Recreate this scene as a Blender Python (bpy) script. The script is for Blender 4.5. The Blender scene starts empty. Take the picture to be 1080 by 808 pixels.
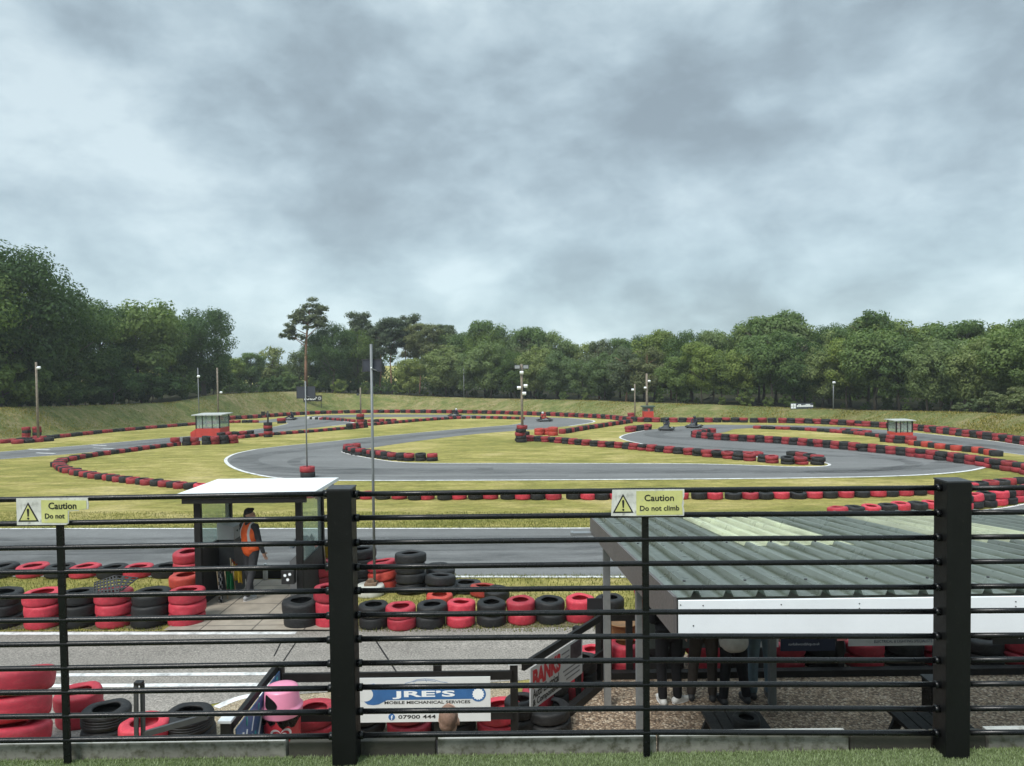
import bpy, bmesh, math, random
from mathutils import Vector, Matrix, noise
random.seed(7)
scene = bpy.context.scene
COL = scene.collection
R = math.radians

# ------------------------------------------------------------------ camera
FPX = 760.0            # focal length in pixels of the 1080 px wide photograph
CAMZ = 4.2
PITCH = math.atan(24 / FPX)
ROLL = 0.0125
SL = math.tan(PITCH)   # the circuit falls gently away from the building
fwd = Vector((0, math.cos(PITCH), -math.sin(PITCH)))
r0 = Vector((1, 0, 0)); u0 = Vector((0, math.sin(PITCH), math.cos(PITCH)))
right = r0 * math.cos(ROLL) - u0 * math.sin(ROLL)
up = u0 * math.cos(ROLL) + r0 * math.sin(ROLL)
EYE = Vector((0, 0, CAMZ))

def ray(px, py):
    return fwd + right * ((px - 540) / FPX) - up * ((py - 404) / FPX)
def gz(Y):
    return -SL * min(Y, 150.0)
def G(px, py, h=0.0):
    d = ray(px, py)
    t = (h - CAMZ) / (d.z + SL * d.y)
    p = EYE + d * t
    return p
def D(px, py, Y):
    d = ray(px, py)
    return EYE + d * (Y / d.y)

cam = bpy.data.cameras.new('camera'); co = bpy.data.objects.new('camera', cam); COL.objects.link(co)
M3 = Matrix((right, up, -fwd)).transposed()
co.matrix_world = Matrix.Translation(EYE) @ M3.to_4x4()
cam.sensor_fit = 'HORIZONTAL'; cam.sensor_width = 36; cam.lens = 36 * FPX / 1080
cam.clip_end = 5000; cam.clip_start = 0.05
scene.camera = co
scene.render.resolution_x = 1024; scene.render.resolution_y = 766

# ------------------------------------------------------------------ materials
MATS = {}
def nmat(name):
    m = bpy.data.materials.new(name); m.use_nodes = True
    nt = m.node_tree; b = nt.nodes['Principled BSDF']
    return m, nt, b
def link(nt, a, b): nt.links.new(a, b)
def node(nt, typ, **kw):
    n = nt.nodes.new(typ)
    for k, v in kw.items():
        if k in n.inputs.keys() if hasattr(n.inputs, 'keys') else False: n.inputs[k].default_value = v
        else: setattr(n, k, v)
    return n
def ramp(nt, src, stops, interp='LINEAR'):
    r = nt.nodes.new('ShaderNodeValToRGB'); r.color_ramp.interpolation = interp
    e = r.color_ramp.elements
    while len(e) < len(stops): e.new(0.5)
    for i, (p, c) in enumerate(stops):
        e[i].position = p; e[i].color = (c[0], c[1], c[2], 1) if hasattr(c, '__len__') else (c, c, c, 1)
    nt.links.new(src, r.inputs[0]); return r
def tex_noise(nt, vec, scale, detail=6, rough=0.55, dist=0.0):
    n = nt.nodes.new('ShaderNodeTexNoise'); n.inputs['Scale'].default_value = scale
    n.inputs['Detail'].default_value = detail; n.inputs['Roughness'].default_value = rough
    n.inputs['Distortion'].default_value = dist
    if vec is not None: nt.links.new(vec, n.inputs['Vector'])
    return n
def mapping(nt, vec, scale=(1, 1, 1), rot=(0, 0, 0), loc=(0, 0, 0)):
    m = nt.nodes.new('ShaderNodeMapping'); m.inputs['Scale'].default_value = scale
    m.inputs['Rotation'].default_value = rot; m.inputs['Location'].default_value = loc
    nt.links.new(vec, m.inputs['Vector']); return m.outputs[0]
def worldpos(nt):
    return nt.nodes.new('ShaderNodeNewGeometry').outputs['Position']
def objpos(nt):
    return nt.nodes.new('ShaderNodeTexCoord').outputs['Object']
def mixc(nt, fac, a, b, mode='MIX'):
    m = nt.nodes.new('ShaderNodeMix'); m.data_type = 'RGBA'; m.blend_type = mode
    for s, v in ((m.inputs[0], fac), (m.inputs[6], a), (m.inputs[7], b)):
        if hasattr(v, 'is_linked'): nt.links.new(v, s)
        elif hasattr(v, '__len__'): s.default_value = (v[0], v[1], v[2], 1)
        else: s.default_value = v
    return m.outputs[2]
def bump(nt, b, h, strength=0.3, dist=0.02):
    n = nt.nodes.new('ShaderNodeBump'); n.inputs['Strength'].default_value = strength
    n.inputs['Distance'].default_value = dist
    nt.links.new(h, n.inputs['Height']); nt.links.new(n.outputs[0], b.inputs['Normal'])
def simple(name, col, rough=0.6, metal=0.0, var=0.15, vscale=6.0, bmp=0.0, spec=0.5, coords='obj', dirt=None, fine=40.0):
    """painted / plain surface with broad tone variation, wear and a fine bump"""
    if name in MATS: return MATS[name]
    m, nt, b = nmat(name)
    p = objpos(nt) if coords == 'obj' else worldpos(nt)
    n1 = tex_noise(nt, p, vscale, 5, 0.6)
    n2 = tex_noise(nt, p, fine, 4, 0.6)
    lo = [c * (1 - var) for c in col]; hi = [min(1, c * (1 + var)) for c in col]
    c = ramp(nt, n1.outputs[0], [(0.3, lo), (0.7, hi)]).outputs[0]
    if dirt:
        f = ramp(nt, n2.outputs[0], [(dirt[1], 0), (dirt[2], 1)]).outputs[0]
        c = mixc(nt, f, c, dirt[0])
    link(nt, c, b.inputs['Base Color'])
    rr = ramp(nt, n2.outputs[0], [(0.2, max(0, rough - 0.12)), (0.8, min(1, rough + 0.12))])
    link(nt, rr.outputs[0], b.inputs['Roughness'])
    b.inputs['Metallic'].default_value = metal
    b.inputs['Specular IOR Level'].default_value = spec
    if bmp: bump(nt, b, n2.outputs[0], bmp, 0.01)
    MATS[name] = m; return m

def m_grass(name, cols, scale=1.0):
    m, nt, b = nmat(name); p = worldpos(nt)
    big = tex_noise(nt, p, 0.11 * scale, 5, 0.6, 0.4)
    mid = tex_noise(nt, mapping(nt, p, (0.5, 1.2, 1)), 0.9 * scale, 6, 0.65)
    fin = tex_noise(nt, p, 9.0 * scale, 5, 0.7)
    vf = tex_noise(nt, p, 45.0 * scale, 3, 0.7)
    a = nt.nodes.new('ShaderNodeMath'); a.operation = 'MULTIPLY_ADD'; a.inputs[1].default_value = 0.5
    link(nt, big.outputs[0], a.inputs[0])
    a2 = nt.nodes.new('ShaderNodeMath'); a2.operation = 'MULTIPLY'; a2.inputs[1].default_value = 0.5
    link(nt, mid.outputs[0], a2.inputs[0]); link(nt, a2.outputs[0], a.inputs[2])
    c = ramp(nt, a.outputs[0], [(0.40, cols[0]), (0.48, cols[1]), (0.55, cols[2]), (0.63, cols[3])]).outputs[0]
    m2_ = tex_noise(nt, mapping(nt, p, (0.7, 1.3, 1)), 2.6 * scale, 5, 0.65)
    c = mixc(nt, 0.9, c, ramp(nt, m2_.outputs[0], [(0.3, 0.72), (0.5, 1.0), (0.7, 1.28)]).outputs[0], 'MULTIPLY')
    sh = ramp(nt, fin.outputs[0], [(0.25, 0.62), (0.5, 1.0), (0.78, 1.32)]).outputs[0]
    c = mixc(nt, 0.85, c, sh, 'MULTIPLY')
    sh2 = ramp(nt, vf.outputs[0], [(0.25, 0.55), (0.5, 1.0), (0.8, 1.4)]).outputs[0]
    c = mixc(nt, 0.6, c, sh2, 'MULTIPLY')
    link(nt, c, b.inputs['Base Color']); b.inputs['Roughness'].default_value = 0.9
    b.inputs['Specular IOR Level'].default_value = 0.15
    ad = nt.nodes.new('ShaderNodeMath'); ad.operation = 'ADD'
    link(nt, fin.outputs[0], ad.inputs[0]); link(nt, vf.outputs[0], ad.inputs[1])
    bump(nt, b, ad.outputs[0], 0.8, 0.08)
    return m
M_GRASS = m_grass('grass_green', [(0.235, 0.23, 0.06), (0.33, 0.30, 0.085), (0.44, 0.375, 0.13), (0.56, 0.465, 0.21)])
M_BANK = m_grass('bank_grass', [(0.13, 0.16, 0.05), (0.19, 0.20, 0.072), (0.26, 0.235, 0.105), (0.35, 0.29, 0.16)], 1.6)

def m_asphalt(name, base, speck, stretch=(0.12, 1.4, 1), warm=0.0, aggregate=60.0, contrast=0.16, cracks=False):
    m, nt, b = nmat(name); p = worldpos(nt)
    n1 = tex_noise(nt, mapping(nt, p, stretch), 0.9, 7, 0.62, 0.5)
    n0 = tex_noise(nt, p, 0.13, 4, 0.55, 0.6)
    n2 = tex_noise(nt, p, aggregate, 3, 0.75)
    n3 = tex_noise(nt, p, 4.0, 5, 0.65)
    lo = [x * (1 - contrast) for x in base]; hi = [x * (1 + contrast) for x in base]
    c = ramp(nt, n1.outputs[0], [(0.3, lo), (0.7, hi)]).outputs[0]
    c = mixc(nt, 0.7, c, ramp(nt, n0.outputs[0], [(0.35, 0.8), (0.65, 1.18)]).outputs[0], 'MULTIPLY')
    c = mixc(nt, 0.6, c, ramp(nt, n3.outputs[0], [(0.3, 0.86), (0.7, 1.12)]).outputs[0], 'MULTIPLY')
    c = mixc(nt, speck, c, ramp(nt, n2.outputs[0], [(0.3, 0.35), (0.5, 0.95), (0.72, 1.9)]).outputs[0], 'MULTIPLY')
    link(nt, c, b.inputs['Base Color']); b.inputs['Roughness'].default_value = 0.82
    b.inputs['Specular IOR Level'].default_value = 0.35
    bump(nt, b, n2.outputs[0], 0.35, 0.01)
    return m
M_TRACK = m_asphalt('track_asphalt', (0.15, 0.152, 0.15), 0.45)
M_PIT = m_asphalt('pit_lane_asphalt', (0.235, 0.215, 0.19), 0.95, (0.4, 1, 1), aggregate=38.0)

def m_gravel(name, cols, sc=38.0):
    m, nt, b = nmat(name); p = worldpos(nt)
    v = nt.nodes.new('ShaderNodeTexVoronoi'); v.inputs['Scale'].default_value = sc
    v.inputs['Randomness'].default_value = 1.0
    d = tex_noise(nt, p, 30, 2); pp = mixc(nt, 0.02, p, d.outputs[1], 'ADD'); link(nt, pp, v.inputs['Vector'])
    sep = nt.nodes.new('ShaderNodeSeparateColor'); link(nt, v.outputs['Color'], sep.inputs[0])
    c = ramp(nt, sep.outputs[0], [(0.0, cols[0]), (0.35, cols[1]), (0.7, cols[2]), (1.0, cols[3])]).outputs[0]
    big = tex_noise(nt, p, 1.1, 5, 0.6)
    c = mixc(nt, 0.8, c, ramp(nt, big.outputs[0], [(0.3, 0.72), (0.7, 1.2)]).outputs[0], 'MULTIPLY')
    gap = ramp(nt, v.outputs['Distance'], [(0.35, 1.0), (0.75, 0.35)]).outputs[0]
    c = mixc(nt, 0.9, c, gap, 'MULTIPLY')
    link(nt, c, b.inputs['Base Color']); b.inputs['Roughness'].default_value = 0.8
    inv = nt.nodes.new('ShaderNodeMath'); inv.operation = 'SUBTRACT'; inv.inputs[0].default_value = 1
    link(nt, v.outputs['Distance'], inv.inputs[1])
    bump(nt, b, inv.outputs[0], 0.9, 0.02)
    return m
M_GRAVEL = m_gravel('pea_gravel', [(0.13, 0.085, 0.055), (0.29, 0.20, 0.13), (0.42, 0.31, 0.21), (0.60, 0.49, 0.37)], 34)
M_SAND = m_gravel('sandy_gravel', [(0.34, 0.26, 0.16), (0.47, 0.37, 0.24), (0.56, 0.46, 0.31), (0.62, 0.52, 0.38)], 55)

def m_line():
    m, nt, b = nmat('worn_white_paint'); p = worldpos(nt)
    n = tex_noise(nt, p, 5, 8, 0.75)
    c = ramp(nt, n.outputs[0], [(0.30, (0.18, 0.18, 0.18)), (0.43, (0.50, 0.50, 0.49)), (0.55, (0.70, 0.70, 0.69)), (0.75, (0.8, 0.8, 0.79))]).outputs[0]
    link(nt, c, b.inputs['Base Color']); b.inputs['Roughness'].default_value = 0.7
    return m
M_LINE = m_line()

def m_tyre(name, cols, rough, scuff, grey=0.0):
    m, nt, b = nmat(name)
    tc = nt.nodes.new('ShaderNodeTexCoord'); oi = nt.nodes.new('ShaderNodeObjectInfo')
    gi = nt.nodes.new('ShaderNodeNewGeometry')
    off = nt.nodes.new('ShaderNodeVectorMath'); off.operation = 'ADD'
    link(nt, tc.outputs['Object'], off.inputs[0]); link(nt, oi.outputs['Location'], off.inputs[1])
    n1 = tex_noise(nt, off.outputs[0], 3.5, 6, 0.6, 0.5); n2 = tex_noise(nt, mapping(nt, off.outputs[0], (1, 1, 4)), 22, 5, 0.65)
    c = ramp(nt, n1.outputs[0], [(0.3, cols[0]), (0.55, cols[1]), (0.75, cols[2])]).outputs[0]
    f = ramp(nt, n2.outputs[0], [(scuff[1], 0), (scuff[2], 1)]).outputs[0]
    c = mixc(nt, f, c, scuff[0])
    n4 = tex_noise(nt, mapping(nt, off.outputs[0], (1, 1, 2.2)), 6.5, 7, 0.7, 0.3)
    f4 = ramp(nt, n4.outputs[0], [(0.50, 0.0), (0.62, 0.45), (0.74, 0.8)]).outputs[0]
    c = mixc(nt, f4, c, [0.35 * x + 0.65 * y for x, y in zip(cols[1], scuff[0])])
    rnd = ramp(nt, oi.outputs['Random'], [(0, 0.7), (1, 1.22)]).outputs[0]
    c = mixc(nt, 1.0, c, rnd, 'MULTIPLY')
    link(nt, c, b.inputs['Base Color'])
    rr = ramp(nt, n2.outputs[0], [(0.3, rough - 0.1), (0.7, rough + 0.12)]).outputs[0]
    link(nt, rr, b.inputs['Roughness']); b.inputs['Specular IOR Level'].default_value = 0.4
    bump(nt, b, n2.outputs[0], 0.25, 0.006)
    return m
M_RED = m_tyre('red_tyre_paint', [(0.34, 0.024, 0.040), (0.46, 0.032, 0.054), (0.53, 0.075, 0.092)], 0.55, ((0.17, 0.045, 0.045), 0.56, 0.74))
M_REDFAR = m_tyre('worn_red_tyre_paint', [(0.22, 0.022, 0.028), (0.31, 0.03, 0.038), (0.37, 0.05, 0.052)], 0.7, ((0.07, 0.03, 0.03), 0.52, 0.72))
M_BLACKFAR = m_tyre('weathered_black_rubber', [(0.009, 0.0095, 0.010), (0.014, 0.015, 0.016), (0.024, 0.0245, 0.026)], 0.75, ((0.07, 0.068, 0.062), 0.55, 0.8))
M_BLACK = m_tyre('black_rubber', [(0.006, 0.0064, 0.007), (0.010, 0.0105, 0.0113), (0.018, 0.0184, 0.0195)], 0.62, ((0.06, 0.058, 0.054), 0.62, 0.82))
M_ORANGE = m_tyre('faded_orange_red_paint', [(0.34, 0.032, 0.024), (0.44, 0.05, 0.034), (0.48, 0.085, 0.06)], 0.6, ((0.12, 0.05, 0.04), 0.58, 0.75))
M_WHITETY = m_tyre('white_tyre_paint', [(0.5, 0.5, 0.48), (0.65, 0.65, 0.62), (0.72, 0.7, 0.66)], 0.55, ((0.2, 0.2, 0.18), 0.62, 0.8))

BLK = simple('black_gloss_paint', (0.004, 0.0045, 0.005), 0.3, 0, 0.3, 4, 0.08, 0.32, dirt=((0.03, 0.03, 0.027), 0.66, 0.85))
BLKM = simple('black_timber', (0.009, 0.0085, 0.008), 0.6, 0, 0.3, 8, 0.2, 0.3)
WHITE = simple('white_panel', (0.84, 0.87, 0.89), 0.4, 0, 0.05, 2, 0.05, dirt=((0.5, 0.5, 0.48), 0.72, 0.95))
GALV = simple('galvanised_steel', (0.30, 0.32, 0.33), 0.45, 0.6, 0.15, 9, 0.05)
GREYP = simple('grey_painted_steel', (0.17, 0.185, 0.19), 0.5, 0.2, 0.12, 6)
WOODP = simple('weathered_pole_timber', (0.20, 0.17, 0.13), 0.85, 0, 0.3, 5, 0.4)
CONC = simple('concrete', (0.20, 0.195, 0.165), 0.9, 0, 0.3, 5, 0.5, dirt=((0.075, 0.075, 0.048), 0.46, 0.66), fine=22)
CONCD = simple('dark_wet_concrete', (0.05, 0.047, 0.035), 0.8, 0, 0.3, 5, 0.4)
REDP = simple('red_board_paint', (0.50, 0.05, 0.035), 0.55, 0, 0.12, 3)
DARK = simple('dark_grey_plastic', (0.035, 0.037, 0.04), 0.5, 0, 0.2, 6)
GREYB = simple('grey_box_paint', (0.33, 0.34, 0.35), 0.5, 0, 0.1, 6)
SILV = simple('silver_sheet', (0.45, 0.46, 0.47), 0.35, 0.7, 0.1, 6)
PANEL = simple('photovoltaic_dark', (0.04, 0.046, 0.062), 0.6, 0, 0.2, 20)
SKIN = simple('skin', (0.50, 0.29, 0.21), 0.55, 0, 0.08, 12)
SKIND = simple('tanned_skin', (0.30, 0.17, 0.11), 0.55, 0, 0.08, 12)
HAIR = simple('black_hair', (0.012, 0.010, 0.009), 0.6, 0, 0.3, 40, 0.5)
NAVY = simple('navy_board', (0.010, 0.018, 0.045), 0.4, 0, 0.15, 3)

def m_glass(name, tint=(0.85, 0.93, 0.9), alpha=0.25):
    m, nt, b = nmat(name)
    b.inputs['Base Color'].default_value = (*tint, 1); b.inputs['Roughness'].default_value = 0.12
    out = nt.nodes['Material Output']
    tr = nt.nodes.new('ShaderNodeBsdfTransparent'); tr.inputs[0].default_value = (*tint, 1)
    mx = nt.nodes.new('ShaderNodeMixShader')
    n = tex_noise(nt, objpos(nt), 5, 4); f = ramp(nt, n.outputs[0], [(0.3, alpha * 0.7), (0.7, alpha * 1.3)])
    link(nt, f.outputs[0], mx.inputs[0]); link(nt, tr.outputs[0], mx.inputs[1]); link(nt, b.outputs[0], mx.inputs[2])
    link(nt, mx.outputs[0], out.inputs[0]); return m
GLASS = m_glass('dusty_clear_panel', (0.8, 0.88, 0.85), 0.16)

def m_leaf(name, c0, c1, c2):
    m, nt, b = nmat(name)
    gi = nt.nodes.new('ShaderNodeNewGeometry'); oi = nt.nodes.new('ShaderNodeObjectInfo')
    c = ramp(nt, gi.outputs['Random Per Island'], [(0.0, c0), (0.55, c1), (1.0, c2)]).outputs[0]
    rnd = ramp(nt, oi.outputs['Random'], [(0, (0.66, 0.74, 0.78)), (0.35, (.9, .95, .95)), (0.65, (1.1, 1.05, .95)), (1, (1.42, 1.28, 0.95))]).outputs[0]
    c = mixc(nt, 1.0, c, rnd, 'MULTIPLY')
    link(nt, c, b.inputs['Base Color']); b.inputs['Roughness'].default_value = 0.55
    b.inputs['Specular IOR Level'].default_value = 0.12
    out = nt.nodes['Material Output']
    tl = nt.nodes.new('ShaderNodeBsdfTranslucent'); link(nt, mixc(nt, 1.0, c, (1.0, 1.15, 0.5), 'MULTIPLY'), tl.inputs[0])
    mx = nt.nodes.new('ShaderNodeMixShader'); mx.inputs[0].default_value = 0.4
    link(nt, b.outputs[0], mx.inputs[1]); link(nt, tl.outputs[0], mx.inputs[2]); link(nt, mx.outputs[0], out.inputs[0])
    return m
L_OAK = m_leaf('oak_leaves', (0.0606, 0.1034, 0.0356), (0.0891, 0.1426, 0.0482), (0.1319, 0.1925, 0.0678))
L_MID = m_leaf('broad_leaves', (0.1009, 0.1531, 0.0522), (0.1392, 0.2002, 0.0696), (0.2002, 0.261, 0.0958))
L_LIGHT = m_leaf('pale_leaves', (0.1411, 0.193, 0.0743), (0.1857, 0.2376, 0.098), (0.2451, 0.297, 0.1337))
L_PINE = m_leaf('pine_needles', (0.0877, 0.1128, 0.0626), (0.1253, 0.1524, 0.0877), (0.1774, 0.2046, 0.1211))
L_GREY = m_leaf('grey_green_leaves', (0.10, 0.14, 0.065), (0.15, 0.19, 0.095), (0.21, 0.25, 0.14))
BARK = simple('bark', (0.10, 0.085, 0.065), 0.9, 0, 0.35, 3, 0.5)
BARKP = simple('pine_bark', (0.26, 0.145, 0.09), 0.9, 0, 0.3, 1.5, 0.5)

# ------------------------------------------------------------------ builders
def tag(o, label=None, cat=None, group=None, kind=None):
    if label: o['label'] = label
    if cat: o['category'] = cat
    if group: o['group'] = group
    if kind: o['kind'] = kind
    return o
def empty(name, loc, label, cat, group=None, rz=0.0, scale=None):
    o = bpy.data.objects.new(name, None); COL.objects.link(o); o.empty_display_size = 0.2
    o.location = loc; o.rotation_euler = (0, 0, rz)
    if scale: o.scale = scale
    return tag(o, label, cat, group)
def link_mesh(name, me, parent=None, mat=None):
    o = bpy.data.objects.new(name, me); COL.objects.link(o)
    if parent: o.parent = parent
    if mat and not me.materials: me.materials.append(mat)
    return o

class MB:
    """collects boxes, bars, tubes, lathes, polygons into ONE mesh"""
    def __init__(s): s.bm = bmesh.new(); s.mi = 0; s.mats = []
    def use(s, mat):
        if mat not in s.mats: s.mats.append(mat)
        s.mi = s.mats.index(mat); return s
    def face(s, vs, smooth=False):
        try: f = s.bm.faces.new(vs); f.material_index = s.mi; f.smooth = smooth; return f
        except ValueError: return None
    def verts(s, pts): return [s.bm.verts.new(p) for p in pts]
    def box(s, c, d, mtx=None, bev=0.0):
        cx, cy, cz = c; x, y, z = d[0] / 2, d[1] / 2, d[2] / 2
        if bev > 0: 
            bm2 = bmesh.new(); bmesh.ops.create_cube(bm2, size=1)
            for v in bm2.verts: v.co = Vector((v.co.x * d[0], v.co.y * d[1], v.co.z * d[2]))
            bmesh.ops.bevel(bm2, geom=bm2.edges[:], offset=bev, segments=2, profile=0.6, affect='EDGES')
            bm2.verts.index_update(); mp = {}
            for v in bm2.verts:
                p = Vector(c) + v.co
                mp[v.index] = s.bm.verts.new(mtx @ p if mtx else p)
            for f in bm2.faces: s.face([mp[v.index] for v in f.verts])
            bm2.free(); return s
        P = [Vector((cx + i * x, cy + j * y, cz + k * z)) for i in (-1, 1) for j in (-1, 1) for k in (-1, 1)]
        if mtx: P = [mtx @ p for p in P]
        v = s.verts(P)
        for q in ((0, 1, 3, 2), (4, 6, 7, 5), (0, 4, 5, 1), (2, 3, 7, 6), (0, 2, 6, 4), (1, 5, 7, 3)): s.face([v[i] for i in q])
        return s
    def hexa(s, P):   # 8 points: bottom 4 ccw, top 4 ccw
        v = s.verts(P)
        for q in ((3, 2, 1, 0), (4, 5, 6, 7), (0, 1, 5, 4), (1, 2, 6, 5), (2, 3, 7, 6), (3, 0, 4, 7)): s.face([v[i] for i in q])
        return s
    def tube(s, pts, rad, n=10, cap=True):
        pts = [Vector(p) for p in pts]
        rads = rad if hasattr(rad, '__len__') else [rad] * len(pts)
        rings = []; prev = None
        for i, p in enumerate(pts):
            t = (pts[min(i + 1, len(pts) - 1)] - pts[max(i - 1, 0)]).normalized()
            a = prev if prev is not None else (Vector((1, 0, 0)) if abs(t.x) < 0.9 else Vector((0, 1, 0)))
            a = (a - t * a.dot(t)).normalized(); prev = a; b = t.cross(a)
            rings.append(s.verts([p + (a * math.cos(2 * math.pi * k / n) + b * math.sin(2 * math.pi * k / n)) * rads[i] for k in range(n)]))
        for i in range(len(rings) - 1):
            for k in range(n): s.face([rings[i][k], rings[i][(k + 1) % n], rings[i + 1][(k + 1) % n], rings[i + 1][k]], True)
        if cap: s.face(rings[0][::-1]); s.face(rings[-1])
        return s
    def bar(s, a, b, w, h, upv=(0, 0, 1)):   # rectangular bar from a to b
        a = Vector(a); b = Vector(b); t = (b - a).normalized(); u = Vector(upv)
        sd = t.cross(u).normalized(); u = sd.cross(t).normalized()
        P = []
        for p in (a, b):
            P += [p - sd * w / 2 - u * h / 2, p + sd * w / 2 - u * h / 2, p + sd * w / 2 + u * h / 2, p - sd * w / 2 + u * h / 2]
        v = s.verts(P)
        for q in ((0, 1, 2, 3), (7, 6, 5, 4), (0, 4, 5, 1), (1, 5, 6, 2), (2, 6, 7, 3), (3, 7, 4, 0)): s.face([v[i] for i in q])
        return s
    def lathe(s, prof, n=24, mtx=None, smooth=True, closed=False):
        rings = []
        for r, z in prof:
            P = [Vector((r * math.cos(2 * math.pi * k / n), r * math.sin(2 * math.pi * k / n), z)) for k in range(n)]
            if mtx: P = [mtx @ p for p in P]
            rings.append(s.verts(P))
        m = len(rings)
        for i in range(m if closed else m - 1):
            a, b = rings[i], rings[(i + 1) % m]
            for k in range(n): s.face([a[k], a[(k + 1) % n], b[(k + 1) % n], b[k]], smooth)
        if not closed:
            if prof[0][0] > 1e-4: s.face(rings[0][::-1])
            if prof[-1][0] > 1e-4: s.face(rings[-1])
        return s
    def prism(s, pts, a0, a1, plane='xz'):   # outline extruded; plane xz: extrude along y from a0 to a1
        f = (lambda p, t: Vector((p[0], t, p[1]))) if plane == 'xz' else (lambda p, t: Vector((p[0], p[1], t)))
        A = s.verts([f(p, a0) for p in pts]); B = s.verts([f(p, a1) for p in pts]); n = len(pts)
        s.face(A); s.face(B[::-1])
        for i in range(n): s.face([A[i], B[i], B[(i + 1) % n], A[(i + 1) % n]])
        return s
    def ellipsoid(s, c, r, n=12, m=8):
        c = Vector(c); rings = []
        for j in range(1, m):
            th = math.pi * j / m
            rings.append(s.verts([c + Vector((r[0] * math.sin(th) * math.cos(2 * math.pi * k / n), r[1] * math.sin(th) * math.sin(2 * math.pi * k / n), r[2] * math.cos(th))) for k in range(n)]))
        t = s.bm.verts.new(c + Vector((0, 0, r[2]))); b = s.bm.verts.new(c - Vector((0, 0, r[2])))
        for k in range(n): s.face([t, rings[0][k], rings[0][(k + 1) % n]], True); s.face([b, rings[-1][(k + 1) % n], rings[-1][k]], True)
        for j in range(len(rings) - 1):
            for k in range(n): s.face([rings[j][k], rings[j + 1][k], rings[j + 1][(k + 1) % n], rings[j][(k + 1) % n]], True)
        return s
    def mesh(s, name, mat=None):
        bmesh.ops.recalc_face_normals(s.bm, faces=s.bm.faces[:])
        me = bpy.data.meshes.new(name); s.bm.to_mesh(me); s.bm.free()
        for mm in (s.mats or ([mat] if mat else [])): me.materials.append(mm)
        return me
    def build(s, name, mat=None, parent=None):
        return link_mesh(name, s.mesh(name, mat), parent)

def fit(me, w=None, h=None, c=(0, 0), y=0.0):
    xs = [v.co.x for v in me.vertices]; ys = [v.co.y for v in me.vertices]
    return min(xs), max(xs), min(ys), max(ys)
def text_mesh(txt, width, height, cx, cz, y, mat, bold=0.0, shear=0.0, thick=0.0015):
    """lettering in the local xz plane, facing -y"""
    cu = bpy.data.curves.new('lettering', 'FONT'); cu.body = txt; cu.size = 1; cu.offset = bold; cu.shear = shear
    cu.extrude = 0.5; cu.resolution_u = 3
    o = bpy.data.objects.new('lettering', cu); COL.objects.link(o)
    dg = bpy.context.evaluated_depsgraph_get(); me = bpy.data.meshes.new_from_object(o.evaluated_get(dg))
    bpy.data.objects.remove(o); bpy.data.curves.remove(cu)
    x0, x1, y0, y1 = fit(me)
    sx = width / (x1 - x0); sz = height / (y1 - y0)
    for v in me.vertices:
        x, yy, z = v.co
        v.co = Vector((cx + (x - (x0 + x1) / 2) * sx, y - (z + 0.5) * thick, cz + (yy - (y0 + y1) / 2) * sz))
    me.materials.clear(); me.materials.append(mat)
    return me
def lettering(parent, txt, width, height, cx, cz, y, mat, bold=0.0, shear=0.0):
    return link_mesh('lettering', text_mesh(txt, width, height, cx, cz, y, mat, bold, shear), parent)

def catmull(P, n=5, closed=False):
    P = [Vector(p) for p in P]; out = []
    N = len(P)
    rng = range(N if closed else N - 1)
    for i in rng:
        p0 = P[(i - 1) % N] if (closed or i > 0) else P[0]; p1 = P[i]; p2 = P[(i + 1) % N]
        p3 = P[(i + 2) % N] if (closed or i + 2 < N) else P[-1]
        for k in range(n):
            t = k / n
            out.append(0.5 * ((2 * p1) + (p2 - p0) * t + (2 * p0 - 5 * p1 + 4 * p2 - p3) * t * t + (3 * p1 - p0 - 3 * p2 + p3) * t ** 3))
    if not closed: out.append(P[-1])
    return out
def px_poly(pts, h, n=4, smooth=True):
    q = catmull([(a, b, 0) for a, b in pts], n, True) if smooth else [Vector((a, b, 0)) for a, b in pts]
    return [G(p.x, p.y, h) for p in q]
def sheet(name, pts3, mat, kind='structure', label=None):
    from mathutils.geometry import tessellate_polygon
    m = MB(); vs = m.verts(pts3)
    for t in tessellate_polygon([[Vector((p[0], p[1], 0)) for p in pts3]]): m.face([vs[i] for i in t])
    m.bm.normal_update()
    for f in m.bm.faces:
        if f.normal.z < 0: f.normal_flip()
    me = bpy.data.meshes.new(name); m.bm.to_mesh(me); m.bm.free(); me.materials.append(mat)
    o = link_mesh(name, me); return tag(o, label, None, None, kind)
def ribbon_into(m, P, w):
    P = [Vector(p) for p in P]; L = []; Rr = []
    for i, p in enumerate(P):
        t = P[min(i + 1, len(P) - 1)] - P[max(i - 1, 0)]; t.z = 0; t.normalize()
        nrm = Vector((-t.y, t.x, 0))
        a = p + nrm * w / 2; b = p - nrm * w / 2
        L.append(a); Rr.append(b)
    A = m.verts(L); B = m.verts(Rr)
    for i in range(len(P) - 1): m.face([A[i], B[i], B[i + 1], A[i + 1]])
def interp(tab, x):
    if x <= tab[0][0]: return tab[0][1]
    for (a, b), (c, d) in zip(tab, tab[1:]):
        if x <= c: return b + (d - b) * (x - a) / (c - a)
    return tab[-1][1]
def project(p):
    d = p - EYE; z = d.dot(fwd)
    return 540 + FPX * d.dot(right) / z, 404 - FPX * d.dot(up) / z
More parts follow.
